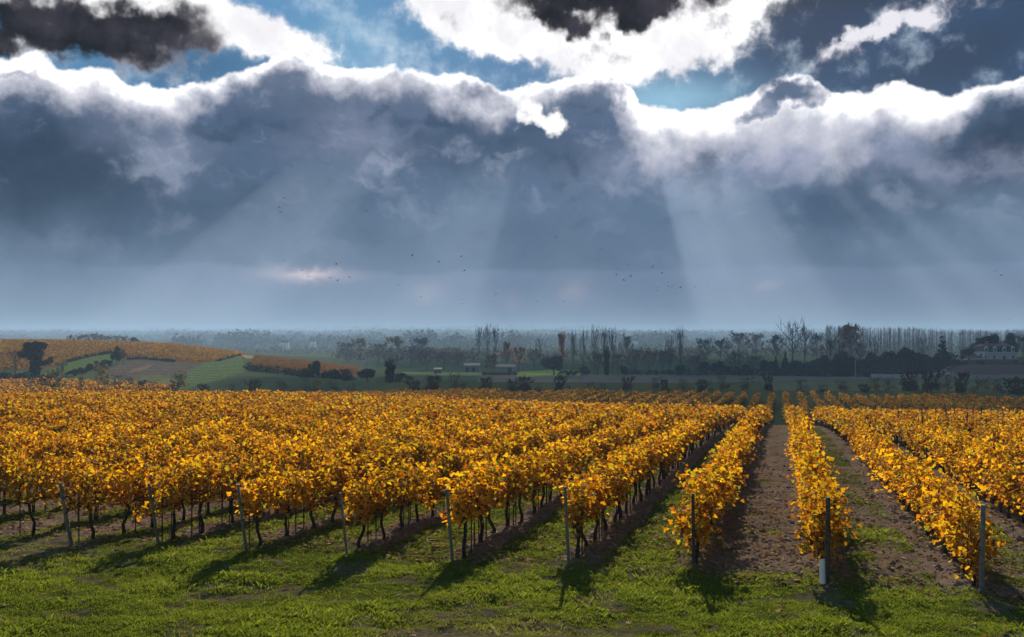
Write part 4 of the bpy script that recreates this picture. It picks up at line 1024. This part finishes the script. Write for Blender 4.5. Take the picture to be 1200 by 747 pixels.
# middle of the plain
MT = [(408, 432, 22, 26, 'greytree', 'hazy grey tree just above the foot of the hill', 560), (422, 430, 26, 18, 'paletree', 'pale-topped tree above the hill foot', 610), (442, 431, 23, 28, 'greytree', 'broad grey-brown tree between the two pale-topped trees', 570), (465, 431, 31, 22, 'paletree', 'pale fluffy-topped tree behind the ivy-clad tree', 590), (482, 433, 22, 22, 'greytree', 'grey tree right of the pale fluffy-topped tree', 560), (500, 435, 22, 20, 'greytree', 'round dark-grey tree left of the small hut', 500), (521, 435, 21, 22, 'greytree', 'round grey tree left of the low barn', 500), (536, 433, 17, 16, 'greytree', 'small grey tree at the left gable of the low barn', 530), (492, 430, 27, 26, 'greytree', 'tallest faint grey tree behind the small hut', 640),
      (576, 441, 22, 18, 'greytree', 'dark brown bushy tree between the two barns', 410), (580, 432, 22, 14, 'paletree', 'pale yellowish tree behind the right barn', 470), (593, 434, 33, 10, 'orangepoplar', 'slim faded orange tree left of the pinkish tree', 480), (608, 437, 30, 16, 'pinktree', 'pinkish autumn tree at the right end of the barns', 450), (626, 436, 24, 22, 'greytree', 'blue-grey tree right of the pinkish tree', 480), (633, 432, 33, 16, 'baretree', 'forked bare tree above the bright green patch', 560),
      (649, 443.5, 26, 25, 'evergreen', 'round dark evergreen oak beside the bright green patch', 395), (642, 436, 18, 16, 'greytree', 'grey thicket behind the round evergreen oak', 470),
      (744, 438, 28, 22, 'greytree', 'grey tree right of the tall poplar group', 450), (760, 437, 24, 22, 'greytree', 'grey tree, second right of the tall poplar group', 470), (776, 437, 24, 22, 'greytree', 'grey tree left of the lone tall bare poplar', 480), (736, 434, 34, 16, 'greytree', 'tall faint grey tree behind the thicket right of the poplars', 560)]
for a, b, h, w, k, l, Yd in MT: tree(k, a, b, h, w, l, G5, Y=Yd)
for i, (a, h, w, l) in enumerate([(671, 47, 12, 'tall bare poplar right of the orange poplar'), (684, 48, 13, 'tall bare poplar, second right of the orange poplar'), (697, 52, 13, 'tall bare poplar in the middle of the group'), (708, 51, 13, 'tall bare poplar, left one of the ivy-clad pair'), (719, 49, 15, 'tall bare poplar, right one of the ivy-clad pair')]):
    tree('poplar', a, 0, h, w, l, G3, Y=418+3*i)
tree('orangepoplar', 657, 0, 46, 10, 'tall poplar still holding orange leaves', G3, Y=430)
for a, h, w, l in [(785, 40, 14, 'bare poplar left of the tallest lone poplar'), (797, 51, 14, 'tallest lone bare poplar left of the dark tree belt')]: tree('poplar', a, 0, h, w, l, G3, Y=428)
for a, h, w, k, l in [(711, 34, 12, 'ivyspire', 'dark ivy-clad trunk in the middle of the poplar group'), (700, 25, 26, 'greytree', 'grey thicket at the foot of the poplar pair'), (724, 24, 17, 'greytree', 'grey bush right of the ivy-clad poplar trunk'), (686, 14, 12, 'bush', 'dark bush at the foot of the second bare poplar'), (732, 14, 13, 'bush', 'dark bush at the right foot of the poplar group')]:
    tree(k, a, 0, h, w, l, G3, Y=402)
for a, h, w, l in [(661, 7, 12, 'low black bush in front of the bright green patch'), (671, 8, 12, 'low black bush at the right end of the bright green patch')]: tree('bush', a, 0, h, w, l, G5, Y=392)
# right-hand belt
BT = [(795, 16, 13, 'bush', 'dark bush at the left end of the belt'), (813, 22, 18, 'greytree', 'dark grey tree, first of the right-hand belt'), (826, 18, 16, 'evergreen', 'dark evergreen, second of the right-hand belt'), (840, 17, 18, 'evergreen', 'dark evergreen left of the red-brown bare tree'), (861, 25, 22, 'greytree', 'red-brown bare tree in the belt'), (850, 14, 16, 'bush', 'dark undergrowth left of the red-brown bare tree'), (874, 16, 18, 'bush', 'dark undergrowth right of the red-brown bare tree'), (884, 22, 20, 'greytree', 'dark brown tree left of the two little conifers'), (897, 20, 16, 'evergreen', 'evergreen just left of the two little conifers'), (909, 24, 8, 'conifer', 'shorter of two little pointed conifers'), (920, 28, 10, 'conifer', 'taller of two little pointed conifers'), (914, 14, 20, 'bush', 'dark bush under the two little conifers'),
      (932, 20, 19, 'evergreen', 'dark evergreen right of the two little conifers'), (948, 17, 18, 'evergreen', 'lower dark evergreen left of the tall dark clump'), (958, 23, 17, 'evergreen', 'dark evergreen shoulder of the tall clump'), (967, 29, 16, 'evergreen', 'tall dark clump with uneven top in the belt'), (984, 31, 20, 'evergreen', 'dark evergreen with a spike on top in the belt'), (984, 37, 5, 'conifer', 'thin spike conifer behind the evergreen belt'), (998, 26, 18, 'evergreen', 'dark evergreen left of the pale concrete pole'), (1012, 23, 18, 'evergreen', 'dark evergreen right of the pale concrete pole'),
      (1021, 30, 20, 'evergreen', 'black evergreen at the left of the tall mass'), (1036, 27, 18, 'evergreen', 'black evergreen in the dip of the tall mass'), (1044, 35, 19, 'evergreen', 'rounded black evergreen, left of the two highest'), (1058, 36, 20, 'evergreen', 'highest rounded black evergreen of the mass'), (1070, 36, 19, 'evergreen', 'rounded black evergreen right of the highest one'), (1083, 30, 18, 'evergreen', 'black evergreen left of the cedar'), (1093, 25, 18, 'evergreen', 'low black evergreen at the cedar foot'), (1104, 43, 26, 'cedar', 'tall tiered cedar with a ragged tip'), (1030, 14, 24, 'bush', 'dark undergrowth at the left of the tall mass'), (1052, 14, 26, 'bush', 'dark undergrowth in the middle of the tall mass'), (1076, 14, 26, 'bush', 'dark undergrowth left of the cedar'), (968, 13, 26, 'bush', 'dark undergrowth below the tall clump'), (940, 12, 24, 'bush', 'dark undergrowth right of the two little conifers'), (990, 12, 24, 'bush', 'dark undergrowth left of the pale concrete pole'), (1008, 12, 22, 'bush', 'dark undergrowth at the foot of the pale concrete pole')]
for i, (a, h, w, k, l) in enumerate(BT): tree(k, a, 0, h, w*1.1, l, G4, Y=(403 if k == 'bush' else 414+(i*7) % 15))
tree('baretree', 927, 0, 54, 40, 'very large bare tree rising above the right-hand belt', G5, Y=520)
tree('baretree', 943, 0, 46, 26, 'fainter bare tree just right of the very large one', G5, Y=560)
tree('orangetree', 994, 0, 44, 26, 'orange-brown round tree rising behind the dark belt', G5, Y=600)
tree('baretree', 1025, 0, 42, 20, 'bare tree peering over the black evergreen mass', G5, Y=470)
tree('baretree', 1083, 0, 38, 22, 'bare tree behind the gap left of the cedar', G5, Y=500)
for a, h, w, l, Yd in [(868, 28, 30, 'hazy round grey tree behind the belt, left one', 760), (885, 26, 24, 'hazy round grey tree behind the belt, right one', 780), (826, 26, 22, 'faint grey tree behind the left end of the belt', 640), (843, 24, 22, 'faint grey tree, second behind the belt', 660), (910, 30, 22, 'faint grey tree left of the very large bare tree', 640), (957, 32, 20, 'faint grey tree right of the very large bare tree', 640), (972, 30, 20, 'grey tree left of the orange-brown tree', 560), (1008, 28, 18, 'grey tree right of the orange-brown tree', 520)]:
    tree('greytree', a, 0, h, w, l, G5, Y=Yd)
for a, h, w, l in [(560, 36, 12, 'faint bare poplar above the barn, left one'), (569, 38, 12, 'faint bare poplar above the barn, middle one'), (579, 37, 12, 'faint bare poplar above the barn, right one')]: tree('poplar', a, 0, h, w, l, G5, Y=690)
for a, h, w, k, l, Yd in [(1147, 30, 30, 'pine', 'dark leaning pine rising behind the left wing of the white house', 462), (1135, 19, 14, 'evergreen', 'round dark tree left of the white house wing', 446), (1200, 30, 20, 'greytree', 'grey bare tree covering the right end of the white house', 442), (1166, 36, 16, 'evergreen', 'dark crown showing behind the roof of the white house', 480), (1184, 34, 18, 'evergreen', 'second dark crown behind the right of the white house roof', 484), (1120, 13, 18, 'darkshrub', 'brown scrub on the bank left of the long shed', 420), (1215, 26, 26, 'greytree', 'grey tree on the bank past the white house', 440)]:
    tree(k, a, 0, h, w, l, G6, Y=Yd)
# ------------------------------------------------------------------ hedges
def hedge(label, pts, h, w, cols=DKG, n_per_m=26, Y=None, y0=205):
    rng = np.random.default_rng(abs(int(pts[0][0]*7))); P = []
    for a, b in pts:
        yy = Y if Y is not None else find_Y(a, b, y0); P.append((px_x(a, yy), yy))
    P = np.array(P); lob = []; base = P[0]; mb = MB()
    for (p, q) in zip(P[:-1], P[1:]):
        L = np.linalg.norm(q-p); n = max(2, int(L/(w*.7)))
        for i in range(n):
            c = p+(q-p)*(i+rng.random())/n; hh = h*rng.uniform(.75, 1.15)
            zz = gz(c[0], c[1])-gz(base[0], base[1]); lob.append((c[0]-base[0], c[1]-base[1], zz+hh*.5, w*rng.uniform(.5, .75), hh*.55))
            if i % 2 == 0: mb.tube([(c[0]-base[0], c[1]-base[1], zz-.2), (c[0]-base[0]+.1, c[1]-base[1], zz+hh*.7)], [.07, .03], 5)
    root = bpy.data.objects.new('hedge', None); COL.objects.link(root); root.location = (base[0], base[1], gz(base[0], base[1]))
    link('foliage', crown_mesh('hedge_foliage', None, clump_crown(abs(int(pts[0][0])), lob, int(len(lob)*n_per_m*w), .55, cols, .2)), root); mb.build('stems', M['twig'], root)
    tag(root, label, 'hedge'); return root
hedge('long dark hedge under the right hill vineyard', [(290, 434), (310, 436.5), (335, 439), (360, 442), (385, 443.5), (410, 445)], 2.6, 2.6, y0=240)
hedge('low dark hedge at the foot of the big ivy-covered tree', [(-30, 443.5), (0, 443.5), (48, 444.5), (60, 444)], 1.8, 2.0)
hedge('thin dark hedge along the upper edge of the green hill field', [(80, 424.5), (95, 420.5), (110, 417), (130, 414.5)], 1.1, 1.3, y0=260)
hedge('thin hedge between the hilltop vineyard and the ploughed field', [(150, 421.5), (165, 421), (185, 422.5), (205, 424.5)], .9, 1.2, y0=260)
hedge('short dark hedge closing the top vineyard at the saddle of the hill', [(255, 423.5), (270, 419.5), (281, 417)], 1.0, 1.2, y0=260)
hedge('low clipped dark hedge along the front of the barns', [(566, 442), (590, 442), (607, 442.5)], 1.5, 1.6, Y=398)
hedge('long black hedge filling the foot of the right-hand belt', [(800, 0), (860, 0), (920, 0), (1000, 0), (1060, 0), (1112, 0)], 3.8, 3.0, Y=405, n_per_m=20)
hedge('low brushy hedge right of the tall poplar group', [(734, 0), (765, 0), (796, 0)], 2.6, 2.4, Y=424)
hedge('brown brush on the bank below the white house', [(1112, 0), (1140, 0), (1165, 0), (1200, 0), (1240, 0)], 2.0, 2.4, GRB, 18, Y=392)

# ------------------------------------------------------------------ far woods: nothing there can be counted
def far_wood(name, label, rows, cols, seed, nl=26):
    rng = np.random.default_rng(seed); P, S, HH = [], [], []
    for (Y, a0, a1, hm, step) in rows:
        a = a0
        while a < a1:
            yy = Y*(1+rng.normal(0, .02)); x = px_x(a, yy); hgt = hm*rng.uniform(.6, 1.15)*(.7+.6*vnoise(np.array([a/23.]), np.array([Y/100.]), seed)[0])
            P.append((x, yy)); HH.append(hgt); a += step*rng.uniform(.6, 1.4)
    P = np.array(P); HH = np.array(HH); z = ground_z(P[:, 0], P[:, 1]); n = len(P)
    k = np.repeat(np.arange(n), nl); m = len(k)
    d = rng.normal(0, 1, (m, 3)); d /= np.linalg.norm(d, axis=1)[:, None]; r = rng.random(m)[:, None]**.4
    pos_ = np.stack([P[k, 0], P[k, 1], z[k]+HH[k]*.52], 1)+d*r*HH[k][:, None]*np.array((.48, .48, .5))
    V, T = place_leaves(pos_, HH[k]*.19*rng.uniform(.6, 1.3, m), QUAD, QUADQ, rng)
    pal = np.array(cols); c = pal[rng.integers(0, len(pal), n)][k]*rng.uniform(.75, 1.2, m)[:, None]
    o = link(name, make_mesh(name, V, [T], np.repeat(c, 4, 0), [M['crown']])); tag(o, label, 'wood', kind='stuff')
far_wood('far_wood', 'blue hazy woods across the plain and on the far hills', [(Y, -150, 1350, h, st_) for Y, h, st_ in
    [(900, 6, 7), (1050, 6, 6), (1200, 7, 6), (1400, 8, 5), (1650, 9, 4.5), (1900, 11, 4), (2200, 15, 4), (2500, 16, 3.5), (2900, 17, 3.5), (3300, 18, 3), (3800, 18, 3), (4600, 20, 3), (5600, 22, 3), (6600, 24, 3)]]+[(1500, 255, 620, 22, 3), (2100, 215, 520, 24, 3), (1300, 205, 235, 22, 3), (1700, 600, 800, 22, 3.2)],
    [(.03, .045, .03), (.04, .05, .035), (.055, .055, .045), (.03, .04, .028)], 3)
far_wood('bare_wood', 'grey-brown leafless wood at the back of the plain', [(640, 395, 560, 9, 6), (720, 400, 660, 9, 6), (640, 730, 830, 8, 6), (780, 420, 1000, 8, 8)], [(.085, .075, .065), (.11, .09, .075), (.07, .065, .06)], 4, 44)
# plantation of bare poplars, a wall of grey stems
def plantation():
    rng = np.random.default_rng(9); mb = MB(); Pv = []
    for i in range(760):
        a = rng.uniform(985, 1330) if rng.random() < .88 else rng.uniform(968, 1000); Y = rng.uniform(740, 830); x = px_x(a, Y); z = gz(x, Y)
        h = (25+3.5*vnoise(np.array([a/30.]), np.array([.5]), 3)[0]-3.0*sstep(np.array(float(a)), 1040, 1130))*rng.uniform(.93, 1.04)*1.02
        mb.tube([(x, Y, z), (x+rng.normal(0, .2), Y, z+h)], [.16, .04], 3, col=(2.6, 2.35, 2.1))
        for q in range(16):
            zz = z+h*rng.uniform(.25, .92); aa = rng.uniform(0, 6.28); L = h*.11*rng.uniform(.6, 1.2)
            mb.tube([(x, Y, zz), (x+L*.4*cos(aa), Y+L*.4*sin(aa), zz+L)], [.10, .03], 3, cap=False, col=(2.2, 1.9, 1.75))
    mm = rough_mat('poplar_bark', (.06, .052, .046), (.09, .078, .068), .5, .95, 0, use_tint=True)
    tag(mb.build('poplar_plantation', mm), 'wall of bare grey poplar stems beyond the dark belt on the right', 'plantation', kind='stuff')
plantation()

# ------------------------------------------------------------------ buildings
def gable_roof(mb, x0, x1, y0, y1, z, rise, over=.25):
    ym = (y0+y1)/2; t = .12
    for s_, ya in ((-1, y0-over), (1, y1+over)):
        V = [(x0-over, ya, z-.1), (x1+over, ya, z-.1), (x1+over, ym, z+rise), (x0-over, ym, z+rise)]
        W = [(a, b, c+t) for a, b, c in V]
        mb.raw(V+W, [(0, 1, 2, 3), (7, 6, 5, 4), (0, 4, 5, 1), (1, 5, 6, 2), (2, 6, 7, 3), (3, 7, 4, 0)])
def gable_walls(mb, x0, x1, y0, y1, h, rise):
    ym = (y0+y1)/2
    V = [(x0, y0, -.6), (x1, y0, -.6), (x1, y1, -.6), (x0, y1, -.6), (x0, y0, h), (x1, y0, h), (x1, y1, h), (x0, y1, h), (x0, ym, h+rise-.05), (x1, ym, h+rise-.05)]
    mb.raw(V, [(0, 1, 5, 4), (1, 2, 6, 5), (2, 3, 7, 6), (3, 0, 4, 7)], [(5, 6, 9), (7, 4, 8)])
def window(parent, x, y, z, w, h, frame='white'):
    f = MB(); b = .09
    f.box((x, y, z+h/2-b/2), (w, .1, b)); f.box((x, y, z-h/2+b/2), (w, .1, b)); f.box((x-w/2+b/2, y, z), (b, .1, h-2*b)); f.box((x+w/2-b/2, y, z), (b, .1, h-2*b)); f.box((x, y+.01, z), (.05, .07, h-2*b))
    fo = f.build('window', M[frame], parent)
    MB().box((x, y+.025, z), (w-2*b+.01, .03, h-2*b+.01)).build('pane', M['glass'], fo); return fo
# the white house on its bank
HY_ = 452.0; hx = px_x(1171, HY_); hz = gz(hx, HY_)+.1
house = bpy.data.objects.new('white_house', None); COL.objects.link(house); house.location = (hx, HY_, hz)
tag(house, 'white country house with dark mansard roof and pale dormers at the right edge', 'house')
K = HY_/F
W = 42*K; Dp = 10.0; wh = 4.6
MB().box((0, Dp/2, wh/2-.5), (W, Dp, wh+1)).build('wall', M['wall'], house)
MB().box((0, -.09, wh-.1), (W+.5, .24, .24)).box((0, Dp+.09, wh-.1), (W+.5, .24, .24)).build('cornice', M['white'], house)
mh = 3.0
V = [(-W/2-.2, -.2, wh+.03), (W/2+.2, -.2, wh+.03), (W/2+.2, Dp+.2, wh+.03), (-W/2-.2, Dp+.2, wh+.03), (-W/2+.5, .6, wh+mh), (W/2-.5, .6, wh+mh), (W/2-.5, Dp-.6, wh+mh), (-W/2+.5, Dp-.6, wh+mh)]
roof = MB().raw(V, [(0, 1, 5, 4), (1, 2, 6, 5), (2, 3, 7, 6), (3, 0, 4, 7)]).build('roof', M['slate'], house); roof['label'] = 'dark slate mansard slope'
V = [(-W/2+.35, .45, wh+mh+.02), (W/2-.35, .45, wh+mh+.02), (W/2-.35, Dp-.45, wh+mh+.02), (-W/2+.35, Dp-.45, wh+mh+.02), (-W/2+3.5, Dp/2, wh+mh+1.3), (W/2-3.5, Dp/2, wh+mh+1.3)]
up = MB().raw(V, [(0, 1, 5, 4), (2, 3, 4, 5)], [(1, 2, 5), (3, 0, 4)]).build('roof', M['tile'], house); up['label'] = 'shallow reddish upper roof'
for cx, hh in ((-W*.22, 1.9), (W*.18, 2.1)):
    ch = MB().box((cx, Dp/2, wh+mh+1.3+hh/2-.6), (1.1, .8, hh), taper=.92).build('chimney', M['stone'], up)
for q in (-.36, -.12, .14, .38):
    d = MB(); X = q*W
    d.box((X, .28, wh+1.32), (1.7, .9, 2.1)); V = [(X-1.0, -.30, wh+2.36), (X+1.0, -.30, wh+2.36), (X+1.0, 1.0, wh+2.36), (X-1.0, 1.0, wh+2.36), (X, -.30, wh+2.95), (X, 1.0, wh+2.95)]
    d.raw(V, [(0, 3, 2, 1), (0, 1, 2, 3), (3, 5, 4, 0), (1, 4, 5, 2)], [(0, 4, 1), (2, 5, 3)])
    dm = d.build('dormer', M['white'], house)
    MB().box((X, -.19, wh+1.3), (1.0, .06, 1.5)).build('pane', M['glass'], dm)
for q in (-.40, -.14, .38): window(house, q*W, -.06, 2.1, 1.3, 2.0)
dr = MB().box((.14*W, -.05, 1.25), (1.5, .12, 2.5)).build('door', M['slate'], house); MB().box((.14*W+.55, -.13, 1.2), (.08, .05, .2)).build('handle', M['white'], dr)
# its lower wing
wx = px_x(1146, 446); wing = bpy.data.objects.new('house_wing', None); COL.objects.link(wing); wing.location = (wx, 446, gz(wx, 446)+.1)
tag(wing, 'small white gabled wing with reddish roof left of the white house', 'house')
m = MB(); gable_walls(m, -3.4, 3.4, 0, 6, 5.2, 1.9); m.build('wall', M['white'], wing); m = MB(); gable_roof(m, -3.4, 3.4, 0, 6, 5.25, 1.9); m.build('roof', M['tile'], wing)
window(wing, -1.4, -.06, 3.4, 1.1, 1.6); window(wing, 1.5, -.06, 3.4, 1.1, 1.6)
wx = px_x(1139, 438); shed = bpy.data.objects.new('long_shed', None); COL.objects.link(shed); shed.location = (wx, 438, gz(wx, 438)+.1)
tag(shed, 'long low outbuilding with pale wall and brown roof beside the white house', 'shed')
m = MB(); gable_walls(m, -5.5, 5.5, 0, 4.5, 1.9, 1.2); m.build('wall', M['white'], shed); m = MB(); gable_roof(m, -5.5, 5.5, 0, 4.5, 1.95, 1.2); m.build('roof', M['tile'], shed)
MB().box((-1.5, -.05, .95), (1.2, .12, 1.9)).build('door', M['slate'], shed)
# garden wall below
def long_wall(label, a0, a1, Y0, Y1, h, mat):
    n = 16; root = bpy.data.objects.new('garden_wall', None); COL.objects.link(root); x0, x1 = px_x(a0, Y0), px_x(a1, Y1); root.location = (x0, Y0, gz(x0, Y0))
    wmb = MB(); cmb = MB(); top = []
    P = [np.array((x0+(x1-x0)*i/n, Y0+(Y1-Y0)*i/n)) for i in range(n+1)]; d = (P[-1]-P[0])/np.linalg.norm(P[-1]-P[0]); nn = np.array((-d[1], d[0]))
    for mb_, wd, zb, zt in ((wmb, .22, -.5, h), (cmb, .30, h+.004, h+.12)):
        V = []
        for p in P:
            zz = gz(p[0], p[1])-root.location[2]
            for s_ in (-1, 1):
                for zq in (zb, zt): q = p+nn*s_*wd-P[0]; V.append((q[0], q[1], zz+zq))
        Q = []
        for i in range(n):
            a = i*4; Q += [(a, a+4, a+5, a+1), (a+3, a+7, a+6, a+2), (a+1, a+5, a+7, a+3), (a+2, a+6, a+4, a)]
        Q += [(0, 1, 3, 2), (4*n+2, 4*n+3, 4*n+1, 4*n)]; mb_.raw(V, Q)
    wmb.build('wall', mat, root); cmb.build('coping', M['tile'], root); tag(root, label, 'wall')
long_wall('long pale garden wall in front of the black evergreen mass', 1021, 1116, 392, 396, 1.5, M['wall'])
long_wall('reddish terrace wall on the bank under the white house', 1112, 1240, 428, 432, 1.6, M['tile'])
# barns on the plain
def barn(name, label, a0, a1, Y, h, rise, dep, wallm, roofm, doors):
    x0, x1 = px_x(a0, Y), px_x(a1, Y); r = bpy.data.objects.new(name, None); COL.objects.link(r); cx = (x0+x1)/2; r.location = (cx, Y, gz(cx, Y)+.1); w = x1-x0
    m = MB(); gable_walls(m, -w/2, w/2, 0, dep, h, rise); m.build('wall', wallm, r); m = MB(); gable_roof(m, -w/2, w/2, 0, dep, h+.03, rise, .4); m.build('roof', roofm, r)
    for q in doors: MB().box((q*w, -.06, 1.2), (2.0, .14, 2.4)).build('door', M['slate'], r)
    tag(r, label, 'barn')
barn('low_barn', 'long low barn with pale metal roof in the middle of the plain', 544, 562, 470, 3.3, 1.1, 8, M['stone'], M['metal'], (-.3, .1))
barn('low_barn', 'low barn with pale roof partly behind the brown bushy tree', 582, 604, 452, 3.0, 1.2, 7, M['stone'], M['metal'], (.2,))
barn('field_hut', 'small dark hut in the field left of the barns', 509, 517, 455, 1.9, .7, 3, M['timber'], M['slate'], ())
for a, Y, l in [(331, 1250, 'tiny white house far off in the haze, left of the hill saddle gap'), (334, 1180, 'tiny white farmhouse, nearer one of the far hazy pair'), (366, 1350, 'tiny lone white house in the far haze above the hill vineyard'), (506, 1500, 'tiny pale house in the haze above the plain'), (745, 1500, 'tiny pale house far behind the grey trees')]:
    x = px_x(a, Y); r = bpy.data.objects.new('far_house', None); COL.objects.link(r); r.location = (x, Y, gz(x, Y)+8)
    r.location[2] = gz(x, Y)
    m = MB(); gable_walls(m, -4, 4, 0, 7, 9, 2.5); m.build('wall', M['white'], r); m = MB(); gable_roof(m, -4, 4, 0, 7, 9.05, 2.5); m.build('roof', M['slate'], r); tag(r, l, 'house')
# ------------------------------------------------------------------ poles
def pole(label, a, Y, h, r, mat, arm=True):
    x = px_x(a, Y); root = bpy.data.objects.new('utility_pole', None); COL.objects.link(root); root.location = (x, Y, gz(x, Y))
    MB().tube([(0, 0, -.5), (0, 0, h*.5), (0, 0, h)], [r, r*.85, r*.65], 8).build('shaft', mat, root)
    if arm:
        MB().box((0, -r*.9, h-.5), (1.6, .12, .14)).build('cross_arm', mat, root)
        for q in (-.7, 0, .7): MB().tube([(q, -r*.9, h-.42), (q, -r*.9, h-.3), (q, -r*.9, h-.18)], [.05, .07, .03], 6).build('insulator', M['white'], root)
    tag(root, label, 'pole')
pole('pale concrete pole in front of the dark belt', 1002.5, 398, 9.2, .22, M['concrete'])
pole('slim dark pole at the end of the bare lane', 904, 232, 4.6, .07, M['timber'], False)
pole('timber pole left of the low barn', 534, 440, 7.0, .12, M['timber'])
pole('timber pole above the wide black bush', 429.5, 430, 8.5, .11, M['timber'])
pole('dark pole below the second bare poplar', 680.5, 300, 5.8, .09, M['timber'])
pole('thin dark pole in front of the black evergreen mass', 1069.5, 396, 5.8, .10, M['timber'], False)
# ------------------------------------------------------------------ birds
def bird_mesh(flap):
    sp = [(-.17, 0, .0, .012), (-.13, 0, .005, .03), (-.05, 0, .01, .05), (.05, 0, .012, .048), (.12, 0, .02, .03), (.16, 0, .03, .034), (.19, 0, .028, .024), (.23, 0, .02, .004)]
    V, Q = [], []; n = 8
    for (x, y, z, r) in sp:
        for k in range(n): V.append((x, y+r*cos(2*pi*k/n), z+r*.9*sin(2*pi*k/n)))
    for i in range(len(sp)-1):
        for k in range(n): Q.append((i*n+k, i*n+(k+1) % n, (i+1)*n+(k+1) % n, (i+1)*n+k))
    V += [(-.14, -.012, 0), (-.14, .012, 0), (-.27, .05, 0), (-.27, -.05, 0)]; b = len(V)-4; Q.append((b, b+1, b+2, b+3))
    for s_ in (-1, 1):
        b = len(V); V += [(.10, s_*.03, .02), (-.06, s_*.03, .02), (.11, s_*.22, .02+.2*flap), (-.05, s_*.20, .02+.18*flap), (.03, s_*.42, .02+.26*flap), (-.06, s_*.40, .02+.24*flap)]
        V += [(x, y, z-.012) for x, y, z in V[b:b+6]]
        Q += [(b, b+1, b+3, b+2), (b+2, b+3, b+5, b+4), (b+6, b+8, b+9, b+7), (b+8, b+10, b+11, b+9), (b, b+2, b+8, b+6), (b+2, b+4, b+10, b+8), (b+3, b+1, b+7, b+9), (b+5, b+3, b+9, b+11), (b+4, b+5, b+11, b+10)]
    return make_mesh('bird', V, [np.array(Q)], np.ones((len(V), 3)), [M['bird']], False)
BM = [bird_mesh(f) for f in (.9, .3, -.5)]
BIRDS = [('highest of three dark birds at upper left under the cloud', None, [(333, 233)]), ('middle one of three dark birds at upper left', None, [(327.5, 243.5)]), ('lowest of three dark birds at upper left', None, [(329.5, 249.5)]),
         ('lone small bird left of the middle, left one of two', None, [(393, 253.5)]), ('lone small bird left of the middle, right one of two', None, [(429.5, 247.5)]), ('single bird flying high in the centre', None, [(498.7, 258.5)]),
         ('small dark bird in the loose string crossing the centre sky', 'loose string of birds in the centre sky', [(483, 300), (514, 307.5), (540, 301), (552.5, 293.5), (544, 317.5)]),
         ('tiny bird over the pinkish glimmer low at left', 'birds around the pinkish glimmer', [(354, 317), (386.5, 325.5), (395.5, 329.5), (361, 324.5), (409.5, 325.5), (332, 306), (394, 310)]),
         ('tiny bird in the low scattered group over the middle of the plain', 'low scattered birds over the plain', [(467, 334), (493, 348.5), (543, 351.5), (542, 356), (580, 347), (581, 344), (575, 354), (629, 353), (661, 354)]),
         ('single bird high right of the centre', None, [(651, 278)]), ('single bird above the flock on the right, highest', None, [(703.5, 292.5)]),
         ('small dark bird in the flock beside the bright sun ray', 'flock beside the bright sun ray', [(737, 310), (722.5, 321.5), (731, 328.5), (739, 324.5), (764.5, 313.5), (775.5, 319.5), (752, 345), (771, 336.5), (770, 341), (782.5, 331.5), (783, 335.7), (786.5, 337.3), (789.5, 334.5), (792.5, 344.5), (797, 337.5), (798.2, 336.7)]),
         ('leftmost of three birds in the bright ray', None, [(814.3, 335.7)]), ('topmost of three birds in the bright ray', None, [(828.8, 334.5)]), ('lowest of three birds in the bright ray', None, [(833, 343.5)]),
         ('upper one of a close pair of birds at far right', None, [(1166, 317.5)]), ('lower one of a close pair of birds at far right', None, [(1173, 322.5)]), ('lone bird low at far right, upper', None, [(1175.5, 353)]), ('lone bird just above the far woods at right edge', None, [(1183.5, 374)])]
for lab, grp, pl in BIRDS:
    for (a, b) in pl:
        Y = rnd.uniform(120, 150) if b < 330 else rnd.uniform(170, 230)
        o = link('bird', BM[rnd.randrange(3)], loc=(px_x(a, Y), Y, EYE+(HY-b)/F*Y)); o.rotation_euler = (rnd.uniform(-.4, .4), rnd.uniform(-.2, .2), rnd.uniform(0, 6.28)); o.scale = (.78, .78, .78); tag(o, lab, 'bird', grp)
# ------------------------------------------------------------------ the air
def haze():
    m = bpy.data.materials.new('haze_air'); m.use_nodes = True; t = m.node_tree; t.nodes.clear(); g = NG(t); out = t.nodes.new('ShaderNodeOutputMaterial')
    v = t.nodes.new('ShaderNodeVolumePrincipled'); v.inputs['Color'].default_value = (.43, .62, .84, 1); v.inputs['Density'].default_value = .0003; v.inputs['Anisotropy'].default_value = .05
    t.links.new(v.outputs[0], out.inputs['Volume'])
    S = 9200; z0, z1 = -3.0, EYE+40
    o = MB().box((0, 0, (z0+z1)/2), (2*S, 2*S, z1-z0)).build('haze', m); o['kind'] = 'stuff'; o['label'] = 'pale blue autumn haze over the river plain'; o['category'] = 'haze'
haze()
